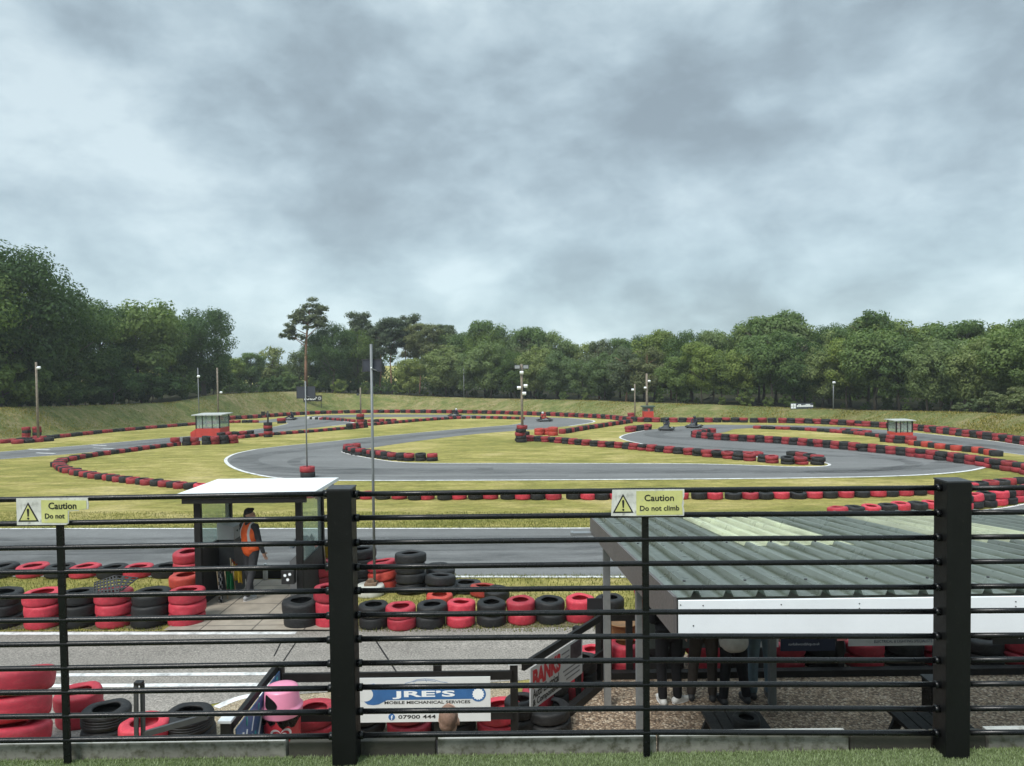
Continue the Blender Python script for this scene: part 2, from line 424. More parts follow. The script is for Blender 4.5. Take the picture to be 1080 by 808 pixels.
# ------------------------------------------------------------------ ground
m = MB()
xs = [-900, -400, -200, -120] + list(range(-100, 101, 10)) + [120, 200, 400, 900]
ys = [-40, -10, 0] + list(range(5, 150, 5)) + [150, 200, 300, 500, 900, 1600]
g = [[m.bm.verts.new((x, y, gz(y))) for x in xs] for y in ys]
for j in range(len(ys) - 1):
    for i in range(len(xs) - 1): m.face([g[j][i], g[j][i + 1], g[j + 1][i + 1], g[j + 1][i]])
tag(m.build('grass_ground', M_GRASS), kind='structure')

# main straight beside the pits
T1_TOP = [(-500, 564), (-100, 559), (0, 557.6), (300, 557.4), (600, 557), (800, 555), (900, 550), (985, 543), (1055, 536), (1085, 530.5), (1140, 519), (1240, 500)]
T1_BOT = [(1400, 540), (1250, 575), (1100, 598), (900, 607), (700, 608.4), (540, 608.4), (300, 608), (0, 607.5), (-100, 608), (-500, 612)]
sheet('race_track_main_straight', px_poly(T1_TOP + T1_BOT, 0.006, 1, False), M_TRACK)
OUT = [(552, 445.5), (540, 448), (500, 451.2), (450, 455.6), (400, 460.3), (370, 463.3), (340, 466.5), (300, 470.3), (270, 473.8), (250, 478), (241, 481.8), (238, 485.3), (240.5, 489.5), (248, 494), (262, 498.5), (285, 503), (310, 505.4), (340, 506.4), (400, 506.7), (600, 506), (800, 504.6), (870, 503.6), (930, 502.4), (980, 500.3), (1015, 497.3), (1035, 493.7), (1045, 489.5), (1043, 486), (1025, 481), (990, 476.4), (950, 472), (900, 467.2), (850, 463.7), (800, 460.8), (770, 459.2), (745, 457.8)]
TOPK = [(764, 456), (772, 453), (770, 448.2), (740, 448.2), (720, 449.4), (700, 451.5), (680, 454), (662, 457.6), (654, 461)]
INN = [(658, 463.5), (670, 466.6), (690, 470.5), (720, 475), (760, 479), (800, 482), (840, 485), (866, 487), (875, 489.7), (868, 491.8), (840, 492.3), (800, 491), (760, 489.8), (700, 488.9), (540, 488.6), (460, 488.6), (420, 487.3), (395, 484), (372, 479.8), (361, 476.5), (370, 474.8), (385, 473.3), (400, 471), (440, 465.2), (500, 457.9), (560, 453.2), (600, 449.4), (620, 446.4), (627, 444.4), (620, 442.7), (600, 441), (552, 439.6)]
def seg(P, n=3): return [(p.x, p.y) for p in catmull([(a, b, 0) for a, b in P], n)]
sheet('race_track_infield_loop', px_poly(seg(OUT) + seg(TOPK) + seg(INN), 0.006, 1, False), M_TRACK)
sheet('race_track_far_straight', px_poly([(560, 439.8), (500, 437.9), (440, 437.2), (400, 437.0), (360, 437.6), (330, 438.6), (330, 441.2), (360, 440.4), (400, 439.9), (440, 439.9), (500, 440.8), (560, 442.6)], 0.010, 1, False), M_TRACK)
P3T = [(345, 438.3), (310, 439.8), (290, 441.8), (262, 445.3), (275, 446), (300, 444.6), (304, 446.6), (290, 450), (268, 453), (240, 456.3), (200, 460), (150, 464.2), (100, 468.6), (0, 476.6), (-200, 497), (-500, 530)]
P3B = [(-500, 547), (-200, 508), (0, 484.5), (100, 476.6), (200, 466.3), (240, 461), (268, 458.2), (290, 455.7), (320, 452.6), (350, 449.2), (370, 447), (373, 445.9), (360, 443.9), (345, 442.2)]
sheet('race_track_left_section', px_poly(P3T + P3B, 0.014, 1, False), M_TRACK)
B3T = [(760, 448.1), (800, 448.2), (850, 449), (900, 451), (940, 454), (965, 456.5), (1000, 460), (1040, 464.2), (1080, 470), (1200, 490)]
B3B = [(1300, 527), (1200, 500), (1080, 479.8), (1025, 472.6), (980, 466.2), (945, 461.3), (900, 456.9), (870, 454.5), (830, 452.1), (800, 451), (775, 452.5), (760, 455)]
sheet('race_track_right_section', px_poly(B3T + B3B, 0.010, 1, False), M_TRACK)
# worn white edge lines
m = MB()
def line(pts, w=0.11, h=0.018, n=4):
    ribbon_into(m, [G(a, b, h) for a, b in seg(pts, n)], w)
line([(a, b) for a, b in T1_TOP if b < 565]); line([(a, b - 0.3) for a, b in T1_BOT if a < 1000], 0.12)
line([(270, 473.8), (250, 478), (241, 481.8), (238, 485.3), (240.5, 489.5), (248, 494), (262, 498.5), (285, 503), (310, 505.4), (340, 506.4), (400, 506.7), (600, 506), (800, 504.6), (870, 503.6), (930, 502.4), (980, 500.3), (1015, 497.3), (1035, 493.7), (1045, 489.5), (1043, 486), (1025, 481), (990, 476.4), (950, 472), (900, 467.2), (850, 463.7), (800, 460.8)], 0.18)
line([(a, b) for a, b in OUT[:9]], 0.09)
line([(680, 454), (662, 457.6), (654, 461)] + INN[:6], 0.16)
line([(866, 487), (875, 489.7), (868, 491.8), (840, 492.3), (800, 491), (760, 489.8), (700, 488.9), (540, 488.6), (460, 488.6), (420, 487.3), (395, 484), (372, 479.8), (361, 476.5), (370, 474.8)], 0.14)
line([(600, 449.4), (620, 446.4), (627, 444.4), (620, 442.7), (600, 441)], 0.22)
line([(304, 446.6), (290, 450), (268, 453), (240, 456.3), (200, 460), (150, 464.2), (100, 468.6), (0, 476.6)], 0.10, 0.024)
line([(350, 449.2), (370, 447), (373, 445.9), (360, 443.9)], 0.2, 0.024)
line([(0, 484.3), (100, 476.4), (200, 466.1), (240, 460.9)], 0.08, 0.024)
line([(965, 456.5), (985, 458.3), (1000, 460), (1040, 464.2), (1080, 470)], 0.14, 0.02)
line([(980, 466.2), (1025, 472.6), (1080, 479.8)], 0.10, 0.02)
for a, b in (((30, 473.6), (52, 474.4)), ((38, 477.6), (58, 478.3)), ((97, 469.4), (112, 469.9)), ((98, 472.4), (120, 473))):
    ribbon_into(m, [G(*a, 0.024), G(*b, 0.024)], 0.22)
# rubbered racing line and skid marks
def m_skid():
    m, nt, b = nmat('tyre_rubber_on_asphalt'); p = worldpos(nt)
    b.inputs['Base Color'].default_value = (0.03, 0.03, 0.031, 1); b.inputs['Roughness'].default_value = 0.6
    n = tex_noise(nt, mapping(nt, p, (0.35, 1.6, 1)), 1.3, 6, 0.65, 0.6)
    f = ramp(nt, n.outputs[0], [(0.36, 0.0), (0.55, 0.22), (0.75, 0.5)]).outputs[0]
    out = nt.nodes['Material Output']; tr_ = nt.nodes.new('ShaderNodeBsdfTransparent'); mx = nt.nodes.new('ShaderNodeMixShader')
    link(nt, f, mx.inputs[0]); link(nt, tr_.outputs[0], mx.inputs[1]); link(nt, b.outputs[0], mx.inputs[2]); link(nt, mx.outputs[0], out.inputs[0]); return m
ms = MB(); hh_ = [0.026]
def skid(pts, w):
    hh_[0] += 0.0006; ribbon_into(ms, [G(a, b, hh_[0]) for a, b in seg(pts, 5)], w)
skid([(-120, 580), (200, 577), (500, 574), (800, 573), (1000, 562), (1080, 549)], 1.6); skid([(-120, 590), (200, 589), (600, 586), (900, 588)], .8)
skid([(-50, 569), (300, 567), (620, 566)], .35); skid([(100, 600), (420, 596), (640, 599)], .3)
skid([(540, 451), (450, 459), (380, 467), (320, 474), (275, 480), (258, 485), (268, 491), (310, 496), (400, 498), (560, 497), (760, 496.5), (900, 496), (980, 492), (1005, 486), (960, 478), (890, 471), (800, 466), (740, 463), (700, 461), (690, 457), (720, 453.5), (765, 451)], 1.5)
skid([(330, 481), (310, 486), (325, 492), (400, 495), (520, 494)], .7); skid([(860, 480), (930, 483), (965, 489), (930, 495), (850, 498)], .8); skid([(820, 472), (900, 478), (955, 484)], .5)
skid([(270, 500), (330, 502), (440, 503), (600, 502)], .3); skid([(690, 466), (760, 472), (830, 477)], .6)
skid([(0, 480), (120, 471), (240, 459), (320, 449), (360, 443), (420, 438.6), (520, 439.6)], 1.3); skid([(790, 450), (880, 452.5), (960, 460), (1080, 475)], 1.3)
tag(ms.build('skid_marks', m_skid()), kind='structure')
# pit lane
sheet('pit_lane', px_poly([(-700, 668), (0, 666), (200, 665.5), (430, 664), (640, 661), (700, 664), (700, 705), (600, 712), (545, 718), (330, 731), (253, 737), (215, 744), (0, 850), (-700, 1000)], 0.005, 1, False), M_PIT)
line([(-400, 668.8), (0, 668.2), (170, 668), (312, 667.6)], 0.11, 0.012)
for yy in (711, 722.3): line([(-300, yy + 3), (40, yy + 1), (150, yy + .4), (292, yy - .6)], 0.10, 0.012, 6)
line([(283, 731.5), (262, 734), (245, 738.5), (228, 746)], 0.12, 0.012)
tag(m.build('track_edge_lines', M_LINE), kind='structure')
m = MB()
ribbon_into(m, [G(394, 672, 0.009), G(407, 692, 0.009), G(421, 713, 0.009)], 0.025)
ribbon_into(m, [G(297, 676, 0.009), G(289, 692, 0.009)], 0.02); ribbon_into(m, [G(313, 676, 0.009), G(299, 697, 0.009)], 0.02)
tag(m.build('pit_lane_joints', BLKM), kind='structure')
# gravel
sheet('sandy_strip', px_poly([(222, 746), (253, 737.5), (330, 731.5), (440, 724), (545, 718.5), (548, 740), (540, 900), (100, 1000)], 0.009, 1, False), M_SAND)
sheet('gravel_yard', [Vector(p) for p in ((0.0, 3.4, -SL * 3.4 + .013), (0.02, 8.0, -SL * 8 + .013), (0.95, 10.9, -SL * 10.9 + .013), (9.5, 10.9, -SL * 10.9 + .013), (9.5, 3.4, -SL * 3.4 + .013))], M_GRAVEL)
# paved apron under the marshal shelter
def m_paving():
    m, nt, b = nmat('paving_slabs'); p = worldpos(nt)
    br = nt.nodes.new('ShaderNodeTexBrick'); br.inputs['Scale'].default_value = 1
    br.offset = 0.0; br.inputs['Brick Width'].default_value = 0.9; br.inputs['Row Height'].default_value = 0.62
    br.inputs['Mortar Size'].default_value = 0.012
    br.inputs['Color1'].default_value = (0.27, 0.235, 0.19, 1); br.inputs['Color2'].default_value = (0.32, 0.275, 0.22, 1)
    br.inputs['Mortar'].default_value = (0.07, 0.06, 0.05, 1); link(nt, p, br.inputs['Vector'])
    n = tex_noise(nt, p, 3, 6, 0.65)
    c = mixc(nt, 0.9, br.outputs[0], ramp(nt, n.outputs[0], [(0.3, 0.75), (0.7, 1.2)]).outputs[0], 'MULTIPLY')
    link(nt, c, b.inputs['Base Color']); b.inputs['Roughness'].default_value = 0.85; return m
sheet('paved_apron', px_poly([(172, 664.5), (212, 640), (240, 611), (334, 611), (345, 640), (352, 664)], 0.04, 1, False), m_paving())

# far grass bank
BASE = [(-900, 640), (-500, 540), (-250, 496), (-100, 477), (0, 465), (60, 459), (120, 452.5), (205, 446), (262, 440.5), (300, 437.8), (340, 435.8), (400, 434.6), (500, 435.4), (560, 437), (600, 438.5), (640, 440.3), (690, 443.3), (780, 444.0), (850, 445.2), (900, 447.6), (945, 450.4), (1000, 455), (1040, 459.5), (1080, 465), (1200, 488), (1500, 560)]
CREST = [(-900, 440), (-300, 436), (0, 430.5), (100, 428), (180, 425), (212, 421), (230, 416.5), (300, 413.5), (400, 416.5), (470, 419.5), (540, 421.5), (620, 422.8), (640, 424), (700, 426.2), (760, 427.8), (800, 430), (840, 431.3), (900, 433.8), (960, 434.5), (1000, 434.8), (1080, 438), (1200, 440), (1500, 446)]
foot = [G(a, b) for a, b in BASE]
fs = catmull(foot, 8)
BANK = []   # (foot, crest, outward normal)
m = MB(); rows = []; fl_rows = []
for i, p in enumerate(fs):
    t = fs[min(i + 2, len(fs) - 1)] - fs[max(i - 2, 0)]; t.z = 0; t.normalize()
    n = Vector((-t.y, t.x, 0)); w = 4.5
    c = p + n * w
    px, _ = project(Vector((c.x, c.y, 0)))
    d = ray(px, interp(CREST, px)); k = c.y / d.y if c.y > 1 else 20
    z = CAMZ + d.z * k
    px2, _ = project(Vector((c.x, c.y, z))); d = ray(px2, interp(CREST, px2)); z = CAMZ + d.z * (c.y / d.y)
    z = max(z, p.z + 0.8)
    BANK.append((p, Vector((c.x, c.y, z)), n))
for i, (p, c, n) in enumerate(BANK):
    row = []; fl = []
    hgt = c.z - p.z
    for u, f in ((-0.4, -0.02), (0, 0.0), (0.12, 0.03), (0.25, 0.13), (0.4, 0.31), (0.55, 0.54), (0.7, 0.77), (0.85, 0.93), (1.0, 1.0), (1.2, 1.0), (1.6, 0.93), (3, 0.85), (8, 0.8), (20, 0.75)):
        q = p + n * (4.5 * u) if u < 2 else p + n * (4.5 * u)
        wob = noise.noise(Vector((q.x * 0.35, q.y * 0.35, 3))) * 0.16 + noise.noise(Vector((q.x * 1.1, q.y * 1.1, 7))) * 0.07
        q = Vector((q.x, q.y, p.z + hgt * f + (wob * min(1, max(0, u) * 3) if u > 0 else -0.02)))
        if u <= 1.6: row.append(m.bm.verts.new(q))
        if u >= 1.2: fl.append(q + Vector((0, 0, -.10 if u == 1.2 else .02)))
    rows.append(row); fl_rows.append(fl)
for a, b in zip(rows, rows[1:]):
    for k in range(len(a) - 1): m.face([a[k], b[k], b[k + 1], a[k + 1]], True)
bank_o = m.build('grass_bank', M_BANK); tag(bank_o, kind='structure')
m = MB()
for a, b in zip(fl_rows, fl_rows[1:]):
    A_ = m.verts(a); B_ = m.verts(b)
    for k in range(len(a) - 1): m.face([A_[k], B_[k], B_[k + 1], A_[k + 1]], True)
bmesh.ops.remove_doubles(m.bm, verts=m.bm.verts[:], dist=1e-4)
tag(m.build('forest_floor', simple('leaf_litter', (0.045, 0.042, 0.022), 0.95, 0, .4, 1.2, .6, .1, 'world', dirt=((.03, .045, .015), .5, .7), fine=4)), kind='structure')
bank_px = [project(c)[0] for p, c, n in BANK]
def bank_at(px, back):
    """point on top of the bank, 'back' metres behind the crest, seen in photo column px"""
    best = None
    for (p, c, n) in BANK:
        q = c + n * back
        if q.y < 5: continue
        x, _ = project(q); e = abs(x - px)
        if best is None or e < best[0]: best = (e, q, c, n)
    q = best[1]; h = best[2].z
    q = Vector((D(px, 425, q.y).x, q.y, q.z))
    return Vector((q.x, q.y, h - 0.12 - 0.01 * back))

# rough tufts on the bank and short grass near the pits
def blades(name, spots, hmin, hmax, w, mat, lean=0.5):
    m = MB()
    for p in spots:
        a = random.random() * 6.283; h = random.uniform(hmin, hmax); ww = w * random.uniform(.6, 1.3)
        d = Vector((math.cos(a), math.sin(a), 0)); e = Vector((-d.y, d.x, 0))
        tip = p + Vector((0, 0, h)) + e * random.uniform(-lean, lean) * h
        m.face(m.verts([p - d * ww, p + d * ww, tip]))
    me = bpy.data.meshes.new(name); m.bm.to_mesh(me); m.bm.free(); me.materials.append(mat)
    return tag(link_mesh(name, me), kind='stuff')
L_DRY = m_leaf('dry_grass_blades', (0.14, 0.16, 0.05), (0.21, 0.205, 0.08), (0.33, 0.28, 0.15))
L_GRN = m_leaf('grass_blades', (0.10, 0.12, 0.025), (0.17, 0.17, 0.04), (0.27, 0.23, 0.07))
sp = []
for i in range(52000):
    k = random.randrange(len(BANK) - 1); f = random.random(); u = random.uniform(0.15, 1.25)
    p = BANK[k][0].lerp(BANK[k + 1][0], f); c = BANK[k][1].lerp(BANK[k + 1][1], f)
    if p.y < 30: continue
    q = p.lerp(c, min(u, 1)) ; 
    if u > 1: q = c + BANK[k][2] * (u - 1) * 4.5
    uu = min(u, 1); fz = interp([(0, 0), (.12, .03), (.25, .13), (.4, .31), (.55, .54), (.7, .77), (.85, .93), (1, 1)], uu)
    q.z = p.z + (c.z - p.z) * fz - 0.05
    sp.append(q)
blades('bank_tufts', sp, 0.05, 0.20, 0.055, L_DRY, 0.9)
sp = []
for i in range(42000):
    x = random.uniform(-60, 720); y = random.choice([random.uniform(609, 667), random.uniform(540, 556.5)])
    if 172 < x < 352 and y > 609: continue
    if y > 650 and x > 640: continue
    sp.append(G(x, y))
for T_, off, nb in ((T1_TOP, -1, 5200), (T1_BOT, 1, 5200)):
    for i in range(nb):
        x = random.uniform(-40, 1090 if off < 0 else 700); q = G(x, interp(sorted(T_), x)); q.y -= off * random.gauss(.02, .07); q.z = gz(q.y); sp.append(q)
blades('grass_tufts', sp, 0.02, 0.065, 0.008, L_GRN, 0.9)
M_DIRT = m_gravel('bare_soil', [(0.10, 0.085, 0.05), (0.15, 0.13, 0.07), (0.20, 0.17, 0.09), (0.27, 0.23, 0.13)], 30)
ms = MB(); ribbon_into(ms, [G(x, 660.5 + 1.5 * math.sin(x * .13), .004) for x in range(-40, 176, 6)], .42); ribbon_into(ms, [G(x, 664 - .019 * (x - 372) + 1.3 * math.sin(x * .11), .004) for x in range(372, 690, 6)], .36)
tag(ms.build('bare_soil', M_DIRT), kind='structure')

# ------------------------------------------------------------------ viewing terrace
TZ = D(600, 797, 3.12).z; KT = D(600, 780.5, 3.12).z - TZ
print('TZ', TZ, KT)
m = MB(); m.box((0, 0.0, TZ - 0.15), (14, 6.25, 0.3)); m.box((0, 3.02, 1.1), (13.6, 0.12, 2.5 + .2))
tag(m.build('terrace', CONC), None, None, None, 'structure')
M_TURF = simple('artificial_turf_base', (0.09, 0.115, 0.05), 0.9, 0, 0.3, 30, 0.5)
sheet('terrace_floor', [Vector((-6.9, -3, TZ + 0.004)), Vector((6.9, -3, TZ + .004)), Vector((6.9, 3.12, TZ + .004)), Vector((-6.9, 3.12, TZ + .004))], M_TURF)
L_TURF = m_leaf('turf_pile', (0.20, 0.235, 0.105), (0.30, 0.35, 0.165), (0.45, 0.49, 0.29))
sp = []
for i in range(120000):
    y = random.uniform(2.65, 3.125); x = random.uniform(-2.6, 2.6)
    sp.append(Vector((x, y, TZ + 0.003)))
for i in range(2500):
    sp.append(Vector((random.uniform(-2.6, 2.6), random.gauss(3.118, 0.004), TZ + 0.003)))
blades('artificial_turf', sp, 0.006, 0.015, 0.0022, L_TURF, 1.3)
CONCL = simple('lit_pale_concrete_top', (0.52, 0.51, 0.47), 0.85, 0, 0.15, 6, 0.3, dirt=((.28, .27, .22), .55, .75), fine=22)  # lit strip along the kerb top painted as paler, lichened concrete
# concrete edging, laid in lengths
kerbs = [(-5.2, -2.6, 0), (-2.59, -1.02, 0), (-1.01, -0.36, 1), (-0.35, 0.62, 0), (0.63, 1.47, 0), (1.48, 1.84, 1), (1.85, 2.08, 1), (2.09, 5.2, 0)]
for a, b, k in kerbs:
    if k == 2: continue
    h = KT if k == 0 else KT - .006
    y = 3.13 if k == 0 else 3.136
    m = MB(); m.box(((a + b) / 2, y + 0.03, TZ - 0.09 + (h + 0.09) / 2 + 0.0), (b - a, 0.05, h + 0.09), None, 0.006)
    o = m.build('kerb', CONC if k == 0 else CONCD); tag(o, kind='structure')
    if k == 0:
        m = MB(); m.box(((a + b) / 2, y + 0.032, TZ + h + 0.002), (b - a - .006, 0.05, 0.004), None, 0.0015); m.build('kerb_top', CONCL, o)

# ------------------------------------------------------------------ railing
def ry(x): return 3.1
RAILS = []
for px_, yt, yb in ((-300, 531, 785.5), (30, 526.6, 780.7), (345, 521.2, 776), (690, 517.2, 772.2), (980, 515, 773), (1080, 514.4, 772.6)):
    A_ = D(px_, yt, 3.1); B_ = D(px_, yb, 3.1); RAILS.append((A_.x, A_.z, B_.z))
def rail_z(x, k):
    T = interp([(a, t) for a, t, b in RAILS], x); B_ = interp([(a, b) for a, t, b in RAILS], x)
    return T + (B_ - T) * k / 10
fence = empty('railing', (0.58, ry(.58), TZ), 'black metal railing of eleven round bars along the terrace edge', 'railing')
FO = Vector((0.58, ry(.58), TZ))
posts = [-3.40, -0.743, 1.90, 4.55]
M_POST = simple('black_timber_post', (0.005, 0.0053, 0.0054), 0.45, 0, 0.35, 3, 0.12, 0.25, dirt=((0.03, 0.027, 0.022), 0.62, 0.85))
for px in posts:
    m = MB(); y = ry(px); m.box((px - FO.x, y - FO.y, (3.655 - TZ - .03) / 2), (0.105, 0.10, 3.655 - TZ + .03), None, 0.004)
    p = m.build('post', M_POST, fence)
    m = MB(); m.box((px - FO.x, y - FO.y, 3.655 - TZ + 0.004), (0.108, 0.103, 0.006)); m.build('cap', DARK, p)
for a, b in zip(posts, posts[1:]):
    for k in range(11):
        x0 = a + 0.053; x1 = b - 0.053
        m = MB(); 
        dz = random.uniform(-.002, .002)
        m.tube([(x0 + (x1 - x0) * j / 8 - FO.x, ry(x0) - FO.y, rail_z(x0 + (x1 - x0) * j / 8, k) - TZ + dz * (1 - j / 4)) for j in range(9)], 0.0118, 12)
        for xx, sgn in ((x0, 1), (x1, -1)):
            z = rail_z(xx, k) - TZ
            m.tube([(xx - FO.x, ry(xx) - FO.y, z + dz * sgn), (xx + sgn * 0.022 - FO.x, ry(xx) - FO.y, z + dz * sgn)], 0.0165, 12)
        m.build('bar', BLK, fence)
for x, zt in ((-1.962, 3.53), (0.568, 3.53), (3.2, 3.53)):
    m = MB(); m.bar((x - FO.x, ry(x) - FO.y - .004, -0.02), (x - FO.x, ry(x) - FO.y - .004, zt - TZ), 0.029, 0.012, (0, 1, 0))
    m.build('baluster', BLK, fence)
M_SIGN_Y = simple('faded_yellow_vinyl', (0.52, 0.52, 0.20), 0.45, 0, 0.14, 14, 0.1, dirt=((0.42, 0.42, 0.33), 0.58, 0.8), fine=25)
M_SIGN_W = simple('dirty_white_vinyl', (0.56, 0.56, 0.52), 0.5, 0, 0.22, 18, 0.1, dirt=((0.22, 0.22, 0.19), 0.55, 0.78), fine=30)
INK = simple('black_ink', (0.012, 0.012, 0.012), 0.5, 0, 0.2, 20)
def caution(px0, px1, py0, py1, torn, label):
    # measured on the railing plane
    A = D(px0, py0, 3.075); B = D(px1, py1, 3.075)
    w = B.x - A.x; h = A.z - B.z
    y = ry(A.x) - 0.0195
    e = empty('caution_sign', (A.x, y, B.z - 0.012 * w * 0), label, 'warning sign', 'caution signs on the railing', 0)
    e.rotation_euler = (0, 0.0, -0.013)
    lw = 0.083
    m = MB()
    if torn:
        pts = [(0, 0), (w * 0.68, 0), (w * 0.715, h * 0.055), (w * 0.72, h * 0.5), (w * 0.86, h * 0.52), (w * 0.865, h * 0.56), (w * 0.99, h * 0.57), (w, h * 0.75), (w * 0.985, h * 0.98), (w, h), (0, h)]
    else:
        pts = [(0, 0.002), (w * .35, 0), (w * .992, 0.0), (w, h * .2), (w * .985, h * .35), (w * .997, h * .5), (w * .985, h * .62), (w, h * .75), (w, h), (w * .3, h * 1.0), (w * .02, h)]
    m.prism(pts, 0, 0.003); m.build('backing_plate', M_SIGN_W, e)
    # yellow half
    m = MB(); x0 = w * 0.345
    if torn: q = [(x0, 0.01), (w * 0.675, 0.008), (w * 0.705, h * 0.08), (w * 0.71, h * 0.53), (w * 0.86, h * 0.55), (w * 0.97, h * 0.6), (w * 0.97, h * 0.9), (x0, h * 0.93)]
    else: q = [(x0, 0.004), (w * 0.975, 0.005), (w * 0.97, h * .3), (w * .96, h * .4), (w * .975, h * .6), (w * 0.975, h * 0.95), (x0, h * 0.95)]
    m.prism(q, -0.0012, -0.0002); m.build('text_panel', M_SIGN_Y, e)
    # warning triangle
    cx = w * 0.165; tw = w * 0.285; th = h * 0.72; zb = h * 0.13
    m = MB(); m.prism([(cx - tw / 2, zb), (cx + tw / 2, zb), (cx, zb + th)], -0.0012, -0.0002); t = m.build('warning_triangle', INK, e)
    m = MB(); k = 0.78; zc = zb + th / 3
    m.prism([(cx + (x - cx) * k, zc + (z - zc) * k) for x, z in ((cx - tw / 2, zb), (cx + tw / 2, zb), (cx, zb + th))], -0.0024, -0.0014); m.build('triangle_field', M_SIGN_Y, t)
    m = MB(); bw = tw * 0.055
    m.prism([(cx - bw * .55, zb + th * 0.27), (cx + bw * .55, zb + th * 0.27), (cx + bw * 1.05, zb + th * 0.62), (cx + bw * .6, zb + th * .68), (cx - bw * .6, zb + th * .68), (cx - bw * 1.05, zb + th * 0.62)], -0.0034, -0.0026)
    m.prism([(cx + bw * .95 * math.cos(a * .5236), zb + th * 0.165 + bw * .95 * math.sin(a * .5236)) for a in range(12)], -0.0034, -0.0026)
    m.build('exclamation_mark', INK, t)
    if torn:
        lettering(e, 'Caution', w * 0.385, h * 0.25, w * 0.64, h * 0.715, -0.0014, INK, 0.012)
        lettering(e, 'Do not', w * 0.27, h * 0.19, w * 0.53, h * 0.335, -0.0014, INK, 0.012)
    else:
        lettering(e, 'Caution', w * 0.40, h * 0.24, w * 0.655, h * 0.69, -0.0014, INK, 0.012)
        lettering(e, 'Do not climb', w * 0.535, h * 0.19, w * 0.66, h * 0.30, -0.0014, INK, 0.012)
    m = MB(); m.box((w * (0.54 if torn else 0.655), -0.0006, h * 0.53), (w * (0.24 if torn else .4), 0.001, 0.0018)); m.build('underline', INK, e)
    return e
caution(16, 94, 526, 553.3, True, 'torn caution sign with its right end ripped off, on the left railing bay')
caution(644.5, 722, 517, 544, False, 'whole yellow caution sign reading Do not climb, above the shed roof')
# ------------------------------------------------------------------ tyres
def tyre_mesh(name, mat, n, detail, groove=False, seed=0):
    m = MB()
    if detail:
        prof = [(0.55, 0.10), (0.58, 0.03), (0.66, 0.0), (0.70, 0.014), (0.73, 0.0), (0.82, 0.006), (0.90, 0.035), (0.96, 0.09), (0.99, 0.17), (1.0, 0.27)]
        if groove: prof += [(1.0, .33), (.972, .345), (.972, .365), (1.0, .38), (1.0, .47), (.972, .485), (.972, .515), (1, .53), (1, .62), (.972, .635), (.972, .655), (1, .67)]
        else: prof += [(1.003, 0.4), (1.003, .6)]
        prof += [(1.0, 0.73), (0.99, 0.83), (0.96, 0.91), (0.90, 0.965), (0.82, 0.994), (0.73, 1.0), (0.70, 0.986), (0.66, 1.0), (0.58, 0.97), (0.55, 0.90), (0.57, 0.84), (0.78, 0.78), (0.84, 0.5), (0.78, 0.22), (0.57, 0.16)]
    else:
        prof = [(0.56, 0.06), (0.66, 0.0), (0.93, 0.015), (0.99, 0.08), (1.0, 0.5), (0.99, 0.92), (0.93, 0.985), (0.66, 1.0), (0.56, 0.94), (0.6, 0.8), (0.8, 0.5), (.6, .2)]
    m.lathe(prof, n, closed=True)
    if detail:      # no two tyres sag alike
        for v in m.bm.verts:
            k = noise.noise(Vector((v.co.x * 1.1 + seed * 9, v.co.y * 1.1, v.co.z * .6)))
            v.co.x *= 1 + .035 * k; v.co.y *= 1 - .03 * k
            v.co.z += .10 * noise.noise(Vector((v.co.x * 1.3, v.co.y * 1.3 + seed * 5, 2))) * (v.co.z - .1)
    return m.mesh(name, mat)
TYRE_MESH = {}
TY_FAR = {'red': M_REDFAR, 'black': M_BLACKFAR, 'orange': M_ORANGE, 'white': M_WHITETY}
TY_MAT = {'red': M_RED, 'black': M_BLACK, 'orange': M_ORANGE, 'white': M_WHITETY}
def get_tyre(color, lod, groove, seed=0):
    seed = seed % 4 if lod < 2 else 0
    k = (color, lod, groove, seed)
    if k not in TYRE_MESH:
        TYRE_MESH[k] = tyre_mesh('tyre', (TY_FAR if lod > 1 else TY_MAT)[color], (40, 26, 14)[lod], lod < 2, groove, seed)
    return TYRE_MESH[k]
TYRES = []     # (dist, location, R, W, colour, label, group, tilt, groove)
rt = random.Random(11)
WORD = {'red': 'red painted', 'black': 'black rubber', 'orange': 'faded orange red', 'white': 'white painted'}
def stack(p, cols, Rr, W, label, group, tilt=(0, 0), jit=0.012, groove=False):
    """label(colour, layer_word) -> text"""
    z = p.z; n = len(cols)
    for k, c in enumerate(cols):
        if n == 1: lw = ''
        elif k == 0: lw = 'bottom'
        elif k == n - 1: lw = 'top'
        elif n == 3: lw = 'middle'
        else: lw = ('second' , 'third', 'fourth', 'fifth')[k - 1]
        ww = W * rt.uniform(.96, 1.04); rr = Rr * rt.uniform(.97, 1.03)
        loc = Vector((p.x + rt.gauss(0, jit) + tilt[1] * (z - p.z), p.y + rt.gauss(0, jit) - tilt[0] * (z - p.z), z))
        TYRES.append(((loc - EYE).length, loc, rr, ww, c, label(c, lw), group, (tilt[0] + rt.gauss(0, .025), tilt[1] + rt.gauss(0, .025), rt.random() * 6.28), groove))
        z += ww * 0.97
